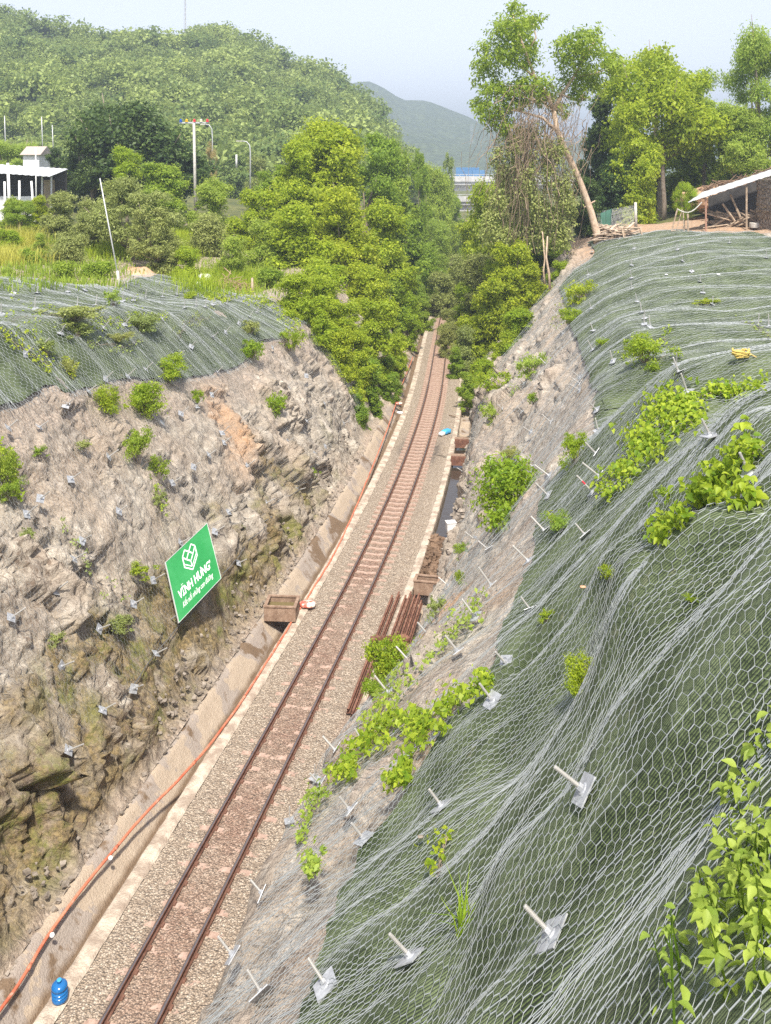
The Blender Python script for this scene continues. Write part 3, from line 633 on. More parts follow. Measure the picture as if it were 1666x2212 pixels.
bolts('in the upper strip of netted rock below the right mat', GB, z6([(285, 468), (400, 268), (465, 318), (475, 480), (640, 372), (650, 592), (408, 617)]), .15)
bolts('in the middle strip of netted rock below the right mat', GB, z6([(125, 806), (205, 692), (335, 768), (545, 818), (490, 990), (40, 955)]), .15)
bolts('in the lower strip of netted rock beside the track', GB, z7([(1165, 787), (1250, 460), (1360, 275), (1410, 302), (1475, 160), (1590, 132), (1540, 425), (1600, 548)]), .15)
bolts('at the foot of the slope along the bottom edge', GB, z7([(1040, 1060), (1170, 1245), (1450, 1210)]), .16)
bolts('standing large on the dark foreground mat', GB, z8([(275, 415), (925, 355), (790, 1005), (158, 1075)]), .15)
# ------------------------------------------------------------------ things beside the track
def rotz(a): return Matrix.Rotation(a, 3, 'Z')
def at(t, w, z=0): x, y = XY(t, w); return np.array([float(x), float(y), z])
BROWNC = weather('brown_concrete', (.20, .125, .085), (.36, .25, .18), 4, .85, 0, .012, 40, (.44, .33, .25))
STEEL = weather('rusted_steel', (.11, .045, .03), (.27, .13, .085), 3, .8, .15, .006, 50, (.34, .20, .14))
WHITE = weather('white_paint', (.70, .70, .70), (.82, .82, .82), 2, .6)
n_ = N('murky_water'); MURK = n_.fin((.16, .13, .06), .08, n_.bump(n_.noise(n_.co(), 5), .01))
def basin(label, t, w, dx, dy, h, a, water, z=.06):
    r = thing('drain_basin', label, 'basin', at(t, w, z), (0, 0, a-float(ta(t))), 'concrete drain basins'); k = .07; b = MB()
    b.box((0, -dy/2+k/2, h/2), (dx, k, h)); b.box((0, dy/2-k/2, h/2), (dx, k, h)); b.box((-dx/2+k/2, 0, h/2), (k, dy-2*k-.004, h-.004)); b.box((dx/2-k/2, 0, h/2), (k, dy-2*k-.004, h-.004)); b.box((0, 0, .04), (dx-2*k-.006, dy-2*k-.006, .07))
    b.build('wall', BROWNC, r)
    f = MB()
    for y in (-1, 1): f.box((0, y*(dy/2-k/2), h+.015), (dx+.05, k+.05, .04))
    for x in (-1, 1): f.box((x*(dx/2-k/2), 0, h+.014), (k+.05, dy-k-.055, .036))
    f.build('rim', BROWNC, r)
    if water: MB().box((0, 0, h*.62), (dx-2*k-.01, dy-2*k-.01, .01)).build('water', MURK, r)
    return r
basin('open brown concrete basin holding greenish water, astride the left drain', 35.6, -2.28, 1.18, .95, .52, .12, True, .10)
basin('empty rusty brown basin at the end of the rusty rail pile', 38.7, 2.78, 1.02, .62, .52, -.02, False, .02)
for lab, t, w in (('nearer rusty beam bridging the right drain over dark water', 55.2, 2.62), ('farther rusty beam bridging the right drain, below the blue sack', 58.6, 2.62)):
    r = thing('drain_beam', lab, 'beam', at(t, w, .0), (0, 0, -float(ta(t))), 'rusty beams over the right drain'); b = MB()
    b.box((0, 0, .10), (.98, .10, .5)); b.box((0, .55, .10), (.98, .10, .42)); b.build('web', STEEL, r); MB().box((0, .28, .36), (1.0, .42, .03)).build('flange', BROWNC, r)
# old rails piled along the right drain
def old_rail_me(L):
    V = np.array([[(p[0], y, p[1]) for p in prof_old] for y in np.linspace(-L/2, L/2, 9)]); return mesh('rail_section', V.reshape(-1, 3), grid_faces(9, len(prof_old)), STEEL)
prof_old = np.array([(-.065, 0), (-.06, .012), (-.014, .028), (-.008, .09), (-.035, .10), (-.035, .132), (-.026, .140), (.026, .140), (.035, .132), (.035, .10), (.008, .09), (.014, .028), (.06, .012), (.065, 0), (-.065, 0)])
for i, (w0, w1, L) in enumerate(((1.62, 1.5, 8.0), (1.80, 1.72, 8.6), (2.12, 2.02, 8.2), (2.30, 2.18, 8.8), (2.46, 2.36, 8.4), (2.64, 2.52, 8.6), (2.80, 2.68, 7.6))):
    tm = 33.9; a = -float(ta(tm))-math.atan2(w1-w0, 8)
    r = thing('old_rail', f"rusty spare rail in the pile along the right drain, {ORD[i]}{' from the left' if i else ''}", 'rail', at(tm, (w0+w1)/2, .06+.03*(i % 2)), (0, 0, a), 'rusty spare rails'); obj('rail_section', old_rail_me(L), r)
def lever():
    p0 = hit(852, 1337); t, w = 34.3, 1.9; r = thing('rusty_lever', 'rusty jack-like bar with lumps lying across the spare rails', 'scrap iron', at(t, 2.12, .30), (0, 0, .18-float(ta(t)))); b = MB()
    b.box((0, 0, 0), (1.35, .09, .10)); b.box((.1, 0, .06), (.9, .05, .05)); b.build('bar', STEEL, r)
    k = MB()
    for x, y, s in ((-.6, -.10, .16), (-.48, .08, .13), (.42, .06, .2), (.58, -.03, .18), (.5, .2, .12), (-.66, .03, .1)): k.lathe([(s*.5, -s*.5), (s*.62, -s*.2), (s*.6, s*.25), (s*.3, s*.5)], 9, (x, y, .01))
    k.build('knob', STEEL, r)
lever()
RUBBLE = weather('wet_rubble', (.10, .06, .035), (.26, .17, .11), 3, .9, 0, .02, 30)
def chips(name, label, t0, t1, w0, w1, z, n, smin, smax, mat, seed, kind='stuff', cat='rubble'):
    r_ = random.Random(seed); b = MB()
    for _ in range(n):
        t = r_.uniform(t0, t1); w = r_.uniform(w0, w1); s = r_.uniform(smin, smax); p = at(t, w, (zs(t, w) if z is None else z)+r_.uniform(0, s)+.0)
        q = Matrix.Rotation(r_.uniform(0, 6), 3, 'Z') @ Matrix.Rotation(r_.uniform(-.7, .7), 3, 'X'); c = [np.array([x*s*r_.uniform(.4, 1), y*s*r_.uniform(.3, .9), zz*s*r_.uniform(.2, .6)]) for zz in (-1, 1) for x, y in ((-1, -1), (1, -1), (1, 1), (-1, 1))]
        b.hexa([p+np.array(q @ Vector(v)) for v in c])
    o = b.build(name, mat); o['kind'] = kind; return tag(o, label, cat)
chips('drain_rubble', 'brown rubble and leaves filling the right drain behind the basin', 39.4, 44.4, 2.22, 3.0, -.12, 420, .05, .16, RUBBLE, 1)
STONE = weather('fallen_stone', (.17, .14, .11), (.36, .31, .26), 3, .9, 0, .02, 30)
chips('rock_rubble', 'small broken stones lying along the foot of the left rock', 19, 56, -3.9, -2.95, None, 800, .02, .09, STONE, 2)
chips('loose_stones', 'small stones fallen along the foot of the right rock', 39, 60, 2.9, 3.6, None, 260, .05, .22, STONE, 3)
r = thing('white_crate', 'small white plastic crate at the foot of the right rock beside the drain', 'crate', at(44.6, 3.05, .25), (0, 0, .2)); MB().box((0, 0, .18), (.40, .34, .36), None, 1.08).build('body', WHITE, r); MB().box((0, 0, .375), (.46, .40, .03)).build('lid', WHITE, r)
# blue sack
def lumpy(name, mat, c, d, seed, sub=10):
    th, ph = np.meshgrid(np.linspace(0, 2*np.pi, 2*sub, endpoint=False), np.linspace(.02, np.pi-.02, sub), indexing='ij'); q = np.stack([np.sin(ph)*np.cos(th), np.sin(ph)*np.sin(th), np.cos(ph)], -1)
    q = np.sign(q)*abs(q)**.7; q = q*(1+.22*pn(q*2.+seed))[..., None]*np.array(d)/2+np.array(c); n, m = th.shape; i = np.arange(n); Fc = []
    for a in range(n):
        for b in range(m-1): Fc.append((a*m+b, ((a+1) % n)*m+b, ((a+1) % n)*m+b+1, a*m+b+1))
    return mesh(name, q.reshape(-1, 3), np.array(Fc), mat, smooth=True)
n_ = N('blue_plastic'); BLUE = n_.fin(n_.mix(n_.noise(n_.co(), 6), (.03, .30, .62), (.10, .50, .85)), .4)
r = thing('blue_sack', 'blue and white plastic sack lying on the ballast right of the track', 'sack', at(61, 1.45, .08), (0, 0, .9)); obj('bag', lumpy('bag', BLUE, (0, 0, .05), (.85, .4, .3), 3), r); obj('white_end', lumpy('white_end', WHITE, (-.48, 0, .02), (.45, .36, .24), 5), r)
for lab, t, w, L, a in (('dark stick on the ballast edge above the blue sack', 65, 1.7, .9, .9), ('pale stick on the ballast below the blue sack', 56.3, 1.5, .7, .7)):
    p = at(t, w, .05); o = MB().tube([p-np.array([math.cos(a), -math.sin(a), 0])*L/2, p+np.array([0, 0, .02]), p+np.array([math.cos(a), -math.sin(a), 0])*L/2], .035, 5).build('stick', RUBBLE if 'dark' in lab else STONE); tag(o, lab, 'stick')
# red conduit pipe
PIPE = weather('orange_red_pipe', (.50, .12, .06), (.64, .24, .14), 1.5, .55, 0, .002, 30, (.72, .38, .28))
def pipe():
    L = [(-40, 2235, .12), (0, 2180, .13), (55, 2105, .13), (110, 2012, .15), (170, 1930, .15), (235, 1850, .16), (310, 1762, .16), (390, 1680, .16), (460, 1600, .14), (525, 1510, .10), (570, 1440, .08), (605, 1385, .07), (632, 1340, .07), (655, 1305, .07), (690, 1250, .07), (722, 1196, .07), (765, 1105, .07), (800, 1020, .07), (830, 945, .07), (853, 880, .07), (862, 850, .07), (875, 815, .07), (893, 770, .07)]
    q = []
    for u, v, z in L: Y = (H-z)*F/(v-VH); q.append(P(u, v, Y))
    q = np.array(q); s = np.r_[0, np.cumsum(np.linalg.norm(np.diff(q, axis=0), axis=1))]; ss = np.arange(0, s[-1], .4); f = [_pchip(s, q[:, k]) for k in range(3)]; pts = np.stack([g(ss) for g in f], 1); pts[:, 0] += .03*pn(np.stack([ss*.8, 0*ss, 0*ss], -1)); 
    r = thing('conduit_pipe', 'long orange-red conduit pipe snaking along the left drain', 'pipe')
    k = int(len(pts)*.52); MB().tube(pts[:k+1], .036, 8).build('pipe', PIPE, r, True); MB().tube(pts[k:], .035, 7).build('hose', PIPE, r, True)
    for i in range(4, k, 9): c = pts[i]; d = pts[i+1]-pts[i]; d /= np.linalg.norm(d); MB().tube([c-d*.07, c+d*.07], .043, 8).build('coupling', PIPE, r, True)
    for u, v in ((240, 1848), (122, 2012)):
        i = np.argmin(abs((pts[:, 2]*0+VH+(H-pts[:, 2])*F/pts[:, 1])-v)); c = pts[i]; o = MB().lathe([(.02, 0), (.045, .01), (.055, .03), (.045, .05), (.02, .06)], 10).build('white_tag', WHITE, r); o.location = tuple(c+np.array([.10, -.02, .02])); o.rotation_euler = (.4, .3, 0)
pipe()
n_ = N('faded_red_cloth'); REDC = n_.fin(n_.mix(n_.ramp(n_.noise(n_.co(), 5), (.45, 0), (.55, 1)), (.55, .12, .08), (.75, .60, .52)), .8)
def at_px(u, v, z): Y = (H-z)*F/(v-VH); return P(u, v, Y)
for lab, u, v, s in (('crumpled red and white cloth on the kerb beside the water basin', 664, 1306, .62), ('red rag on the left kerb far up the track', 862, 872, .5), ('white crumpled bag beside the red rag far up the track', 864, 892, .4)):
    p = at_px(u, v, .12); r = thing('crumpled_cloth' if 'cloth' in lab else 'rag', lab, 'cloth', p); obj('fabric', lumpy('fabric', WHITE if 'white crumpled' in lab else REDC, (0, 0, .02), (s, s*.8, .16), len(lab)), r)
# blue water jug
n_ = N('jug_plastic'); JUG = n_.fin((.02, .18, .50), .18, None, 0, i_Transmission_Weight=.25); n_ = N('jug_cap'); JCAP = n_.fin((.05, .35, .75), .35)
def jug():
    p = at_px(130, 2158, .06); r = thing('water_jug', 'blue ribbed water jug standing on the left kerb at the bottom', 'water jug', p, (.05, -.04, .3), None, (1.18, 1.18, .84))
    pr = [(.10, 0), (.128, .01), (.135, .03)]
    for k in range(3): z = .05+k*.085; pr += [(.135, z), (.135, z+.05), (.124, z+.062), (.124, z+.074), (.135, z+.085)]
    pr += [(.135, .34), (.125, .375), (.09, .41), (.05, .43)]; MB().lathe(pr, 24).build('body', JUG, r, True); MB().lathe([(.034, .43), (.034, .465), (.04, .466), (.04, .50), (.034, .505)], 16).build('cap', JCAP, r, True)
jug()
# ------------------------------------------------------------------ sign board on the left rock
def sign():
    pix = [(387, 1344), (477, 1249), (447, 1131), (358, 1215)]     # bottom left, bottom right, top right, top left
    rr = np.array([[(u-CX)/F, 1, -(v-VH)/F] for u, v in pix]); M = np.stack([rr[0], -rr[1], rr[2], -rr[3]], 1); _, _, vt = np.linalg.svd(M); lam = vt[-1]; lam = lam/lam[0]
    t, z = P_w(387, 1344, -4.0); Y0 = XY(t, -4.0)[1]; pts = rr*(lam*Y0)[:, None]+np.array([0, 0, H]); A = pts[1]-pts[0]; B = pts[3]-pts[0]; o = pts[0]
    ex = A/np.linalg.norm(A); nn = np.cross(A, B); nn /= np.linalg.norm(nn); 
    if nn[0] < 0: nn = -nn
    LA, LB = np.linalg.norm(A), np.linalg.norm(B); print('sign', LA, LB, math.degrees(math.acos(A@B/LA/LB)), o)
    n1 = N('green_sign'); G_ = n1.fin(n1.mix(n1.ramp(n1.noise(n1.co(), 1.4, 5), (.35, 0), (.7, 1)), (.018, .25, .06), (.04, .30, .09)), .5, n1.bump(n1.noise(n1.co(), 1.1, 3), .05)); n1 = N('white_lettering'); Wm = n1.fin((.85, .87, .85), .5); n1 = N('sign_edge'); E_ = n1.fin((.65, .68, .66), .4, None, .3)
    r = thing('sign_board', 'green sign board with white lettering fixed on the left rock face', 'sign')
    M4 = lambda s, q, d=0.: o+A*s+B*q+nn*d
    b = MB(); b.hexa([M4(0, 0, -.03), M4(1, 0, -.03), M4(1, 1, -.03), M4(0, 1, -.03), M4(0, 0, 0), M4(1, 0, 0), M4(1, 1, 0), M4(0, 1, 0)]); b.build('panel', G_, r)
    f = MB(); k = .009
    for a_, c_ in (((-k, -k), (1+k, 0)), ((-k, 1), (1+k, 1+k)), ((-k, 0), (0, 1)), ((1, 0), (1+k, 1))):
        f.hexa([M4(a_[0], a_[1], -.036), M4(c_[0], a_[1], -.036), M4(c_[0], c_[1], -.036), M4(a_[0], c_[1], -.036), M4(a_[0], a_[1], .012), M4(c_[0], a_[1], .012), M4(c_[0], c_[1], .012), M4(a_[0], c_[1], .012)])
    f.build('frame', E_, r)
    for s in (.12, .88):
        for q in (.1, .9): MB().tube([M4(s, q, -.04), M4(s, q, -.9)], .022, 6).build('bracket', PLATE, r)
    # emblem: an open box of folded lozenges drawn as white lines
    lg = MB(); asp = LA/LB
    def pl(L, wd=.024):
        for (x0, y0), (x1, y1) in zip(L[:-1], L[1:]):
            d = np.array([(x1-x0)*.72, y1-y0]); l = np.hypot(*d); d = d/l; pnx = np.array([-d[1], d[0]])*wd; d = d*wd*.6
            g = lambda x, y, e, h: M4(.49+((x-.5)*.30+e[0]*.40)/1, .525+y*.395+e[1]*.395*1, h)
            c = [(x0, y0, -d-pnx), (x1, y1, d-pnx), (x1, y1, d+pnx), (x0, y0, -d+pnx)]; lg.hexa([g(x, y, e, .003) for x, y, e in c]+[g(x, y, e, .009) for x, y, e in c])
    pl([(0, .80), (0, .36), (.5, 0), (1, .36), (1, .80), (.76, 1), (.5, .80), (.24, 1), (0, .80)]); pl([(.5, .80), (.24, .58), (.5, .38), (.76, .58), (.5, .80)]); pl([(.24, .58), (0, .80)]); pl([(.76, .58), (1, .80)]); pl([(.0, .50), (.5, .14), (1, .50)], .016); pl([(.5, .38), (.5, .14)], .016)
    lg.build('emblem', Wm, r)
    def text(s, q0, q1, x0, x1, shear, off, nm):
        cu = bpy.data.curves.new(nm, 'FONT'); cu.body = s; cu.shear = shear; cu.offset = off; cu.resolution_u = 3; to = bpy.data.objects.new(nm, cu); COL.objects.link(to); bpy.context.view_layer.update()
        me = bpy.data.meshes.new_from_object(to.evaluated_get(bpy.context.evaluated_depsgraph_get())); bpy.data.objects.remove(to)
        co = np.array([v.co[:] for v in me.vertices]); mn = co.min(0); mx = co.max(0); uv = (co[:, :2]-mn[:2])/(mx[:2]-mn[:2]); W3 = np.array([M4(x0+(x1-x0)*a, q0+(q1-q0)*c, .006) for a, c in uv]); me.vertices.foreach_set('co', W3.astype(np.float32).ravel()); me.materials.clear(); me.materials.append(Wm); me.update(); obj(nm, me, r)
    text('VĨNH HƯNG’', .285, .475, .10, .87, 0, .028, 'lettering')
    text('Kết nối những con đường', .10, .245, .14, .86, .35, .006, 'slogan')
sign()
# ------------------------------------------------------------------ yellow rope on the right crest, bits on the mats
n_ = N('yellow_rope'); YEL = n_.fin(n_.mix(n_.noise(n_.co(), 12), (.50, .34, .03), (.66, .52, .20)), .7)
def rope():
    h = hit(1606, 792); 
    if h is None: return
    n = nrm(h[0], h[1]); r = thing('rope_coil', 'coil of yellow rope dropped on the right crest', 'rope', h+n*.22); b = MB(); r_ = random.Random(4); s = 17/F*h[1]
    for k in range(5): b.tube([(math.cos(a)*s*(.7+.1*k)+r_.gauss(0, .03), math.sin(a)*s*.6*(.8+.05*k), .03+.03*k+r_.gauss(0, .015)) for a in np.linspace(0, 6.0, 18)], .022, 5)
    b.tube([(s, 0, .05), (s*1.5, .1, .05), (s*2, 0, .0)], .02, 5); b.build('coil', YEL, r, True)
rope()
def scraps():
    for lab, u, v, s, m in (('white litter scrap on the far right mat, left', 1440, 600, .20, WHITE), ('white litter scrap on the far right mat, right', 1553, 600, .22, WHITE), ('small orange stone caught in the fold of the foreground net', 1283, 1284, .10, weather('orange_stone', (.45, .25, .14), (.6, .4, .26), 8)), ('pale pebble on the dark foreground mat', 933, 1838, .07, STONE)):
        h = hit(u, v); r = thing('litter_scrap' if 'scrap' in lab else 'pebble', lab, 'litter' if 'scrap' in lab else 'stone', h+nrm(h[0], h[1])*.2); obj('body', lumpy('body', m, (0, 0, 0), (s, s*.7, s*.35), len(lab), 6), r)
scraps()
# ------------------------------------------------------------------ vegetation
def leaf_mat(name, a, b, tr=.35, rough=.5):
    n = N(name); t = n.attr('tint'); c = n.mix(t, a, b); c = n.mix(n.ramp(n.noise(n.co(), .45, 3), (.35, .35), (.65, 0)), c, tuple(x*.8 for x in a))
    rd = n.n('ObjectInfo').outputs['Random']; c = n.mix(n.ramp(rd, (0, .55), (.45, 0)), c, n.mix(1., c, (.62, .80, .75), 'MULTIPLY')); c = n.mix(n.ramp(rd, (.6, 0), (1, .5)), c, n.mix(1., c, (1.12, .98, .85), 'MULTIPLY'))
    p = n.n('BsdfPrincipled', i_Roughness=rough); n.set(p.inputs['Base Color'], c); p.inputs['Specular IOR Level'].default_value = .3
    tl = n.n('BsdfTranslucent'); n.set(tl.inputs[0], n.mix(.5, c, tuple(min(1, x*1.3) for x in b)))
    m = n.n('MixShader', I0=tr, I1=p.outputs[0], I2=tl.outputs[0]); n.t.links.new(m.outputs[0], n.out.inputs[0]); return n.m
LM = dict(
    lime=leaf_mat('lime_foliage', (.18, .275, .02), (.60, .69, .06), .52), mid=leaf_mat('mid_foliage', (.15, .24, .03), (.48, .60, .075), .48), dark=leaf_mat('dark_foliage', (.035, .075, .018), (.15, .22, .05), .3),
    olive=leaf_mat('olive_foliage', (.21, .25, .07), (.50, .55, .18), .35), tan=leaf_mat('tan_foliage', (.32, .26, .10), (.58, .48, .20)), feather=leaf_mat('feathery_foliage', (.22, .33, .05), (.52, .64, .12), .5),
    hill=leaf_mat('hill_foliage', (.13, .20, .055), (.44, .52, .15), .35), yellow=leaf_mat('yellow_grass', (.38, .38, .06), (.62, .60, .12), .4), bright=leaf_mat('bright_leaves', (.15, .27, .02), (.52, .62, .055), .5))
BARK = weather('bark', (.16, .12, .09), (.30, .25, .20), 4, .9, 0, .02, 25)
PALEBARK = weather('pale_bark', (.42, .30, .21), (.62, .48, .36), 3, .85, 0, .02, 18, (.30, .20, .14))
VINE = weather('dry_vine', (.22, .16, .11), (.40, .30, .21), 3, .9)
def unit(v): return v/(np.linalg.norm(v, axis=-1, keepdims=True)+1e-9)
def leaf_quads(C, Nn, D, L, wd, fold=.25):
    """a folded diamond at each centre: C centres, Nn face normals, D directions, L lengths"""
    Nn = unit(Nn); D = unit(D-Nn*(D*Nn).sum(-1, keepdims=True)); Sd = np.cross(Nn, D); L = L[:, None]
    b = C-D*L*.5; t = C+D*L*.5-Nn*L*fold*.6; r = C+Sd*L*wd*.5-D*L*.06+Nn*L*fold*.2; l = C-Sd*L*wd*.5-D*L*.06+Nn*L*fold*.2
    V = np.stack([b, r, t, l], 1).reshape(-1, 3); return V, np.arange(len(C)*4).reshape(-1, 4)
def crown(blobs, n, ls, seed, per=22, cr=.24, wd=.55, droop=.2, upb=.5, shell=.55):
    r_ = np.random.default_rng(seed); bl = np.array(blobs, float); rad = bl[:, 3:] if bl.shape[1] == 6 else np.repeat(bl[:, 3:4], 3, 1)
    wgt = rad.prod(1)**(2/3); K = max(1, n//per); k = r_.choice(len(bl), K, p=wgt/wgt.sum())
    d = unit(r_.normal(size=(K, 3))+np.array([0, 0, .28])); lump = 1+.55*pn(d*2.2+k[:, None]*3.1+seed)
    c = bl[k, :3]+d*rad[k]*(shell+(1-shell)*r_.random(K)**.5)[:, None]*lump[:, None]
    ct = r_.normal(.5, .20, K); m = K*per; kk = np.repeat(np.arange(K), per)
    sc = (rad[k].mean(1)*cr)[kk]
    off = r_.normal(size=(m, 3))*sc[:, None]*np.array([1, 1, .62]); C = c[kk]+off
    nn = unit(d[kk]*.55+np.array([0, 0, upb])+r_.normal(size=(m, 3))*.55); D = unit(d[kk]+r_.normal(size=(m, 3))*.7+np.array([0, 0, -droop*2.2]))
    V, Fc = leaf_quads(C, nn, D, ls*r_.uniform(.6, 1.3, m), wd)
    return V, Fc, np.repeat(np.clip(ct[kk]+r_.normal(0, .16, m), 0, 1), 4)
def trunk_me(name, blobs, h0, r0, seed, mat, lean=(0, 0)):
    r_ = random.Random(seed); b = MB(); bl = sorted(blobs, key=lambda q: -q[3]); top = np.array([lean[0], lean[1], h0])
    pts = [np.array([top[0]*s*s+r_.gauss(0, .05)*s, top[1]*s*s+r_.gauss(0, .05)*s, h0*s]) for s in np.linspace(0, 1, 6)]; pts[0][2] = -.4
    b.tube(pts, [r0*(1.25-.6*s) for s in np.linspace(0, 1, 6)], 8)
    for q in bl[:9]:
        e = np.array(q[:3]); st = pts[r_.choice([3, 4, 5])]; mid = (st+e)/2+np.array([r_.gauss(0, .25), r_.gauss(0, .25), -.25])
        b.tube([st, mid, e, e+(e-mid)*.45], [r0*.48, r0*.32, r0*.18, r0*.06], 6)
    return b.me(name, mat, True)
def variant(kind, seed):
    r_ = random.Random(seed); B = []
    if kind == 'round':
        for i in range(34):
            th = r_.uniform(0, 6.28); q = r_.uniform(.35, 1)**.5; z = r_.uniform(3.2, 9.1); rr = 3.3*q*math.sqrt(max(.12, 1-((z-5.9)/3.6)**2)); e = r_.uniform(.65, 1.15); B.append((rr*math.cos(th), rr*math.sin(th), z, e, e, e*r_.uniform(.6, 1.0)))
        return B, 3.2, .28
    if kind == 'tall':
        for i in range(34):
            th = r_.uniform(0, 6.28); z = r_.uniform(2.4, 9.4); rr = r_.uniform(.4, 3.2)*(1-.07*(z-2.4)); e = r_.uniform(.5, .95); B.append((rr*math.cos(th), rr*math.sin(th), z, e, e, e*r_.uniform(.7, 1.2)))
        return B, 4, .22
    if kind == 'mass':
        for i in range(52):
            th = r_.uniform(0, 6.28); z = r_.uniform(.3, 9.1); rr = r_.uniform(.9, 3.5)*(1-.055*z)*(.85+.3*math.sin(th*3+i)); e = r_.uniform(.42, 1.0); B.append((rr*math.cos(th), rr*math.sin(th), z, e, e, e*r_.uniform(.75, 1.5)))
        return B, 3, .2
VAR = {}
def var(kind, i, sp):
    key = (kind, i, sp)
    if key not in VAR:
        B, h0, r0 = variant(kind, 11*i+hash_(kind))
        cfg = dict(lime=(20000, .36, .6), mid=(19000, .38, .6), dark=(16000, .42, .55), olive=(17000, .42, .36), tan=(7000, .34, .5), feather=(22000, .36, .36), bright=(13000, .34, .6), hill=(10000, .5, .6))[sp]
        k_ = .64 if kind in ('round', 'tall') else .78; V, Fc, tn_ = crown(B, int(cfg[0]*(1.55 if k_ < .7 else 1.45)), cfg[1]*k_, 5*i+3, per=18, cr=.30, upb=.35, shell=.35, wd=cfg[2], droop=.35 if sp == 'olive' else .2)
        VAR[key] = (mesh('crown', V, Fc, LM[sp], dict(tint=tn_)), trunk_me('trunk', B, h0, r0, i, BARK))
    return VAR[key]
def hash_(s): return sum(map(ord, s))
def tree(u, vt, Y, wpx, kind, i, sp, label, name='tree', cat='tree', group=None, base=None, rz=None):
    X = (u-CX)/F*Y; zt = H-(vt-VH)/F*Y; zb = float(zxy(X, Y)) if base is None else base; wd = wpx/F*Y; h = max(zt-zb, 1.2*wd); zb = zt-h; wd *= 1.12
    c, t_ = var(kind, i, sp); r = thing(name, label, cat, (X, Y, zb-.1), (0, 0, random.uniform(0, 6.28) if rz is None else rz), group, (wd/7.6, wd/7.6, h/10.))
    obj('trunk', t_, r); obj('crown', c, r); return r
K_ = ['mass', 'tall', 'round']
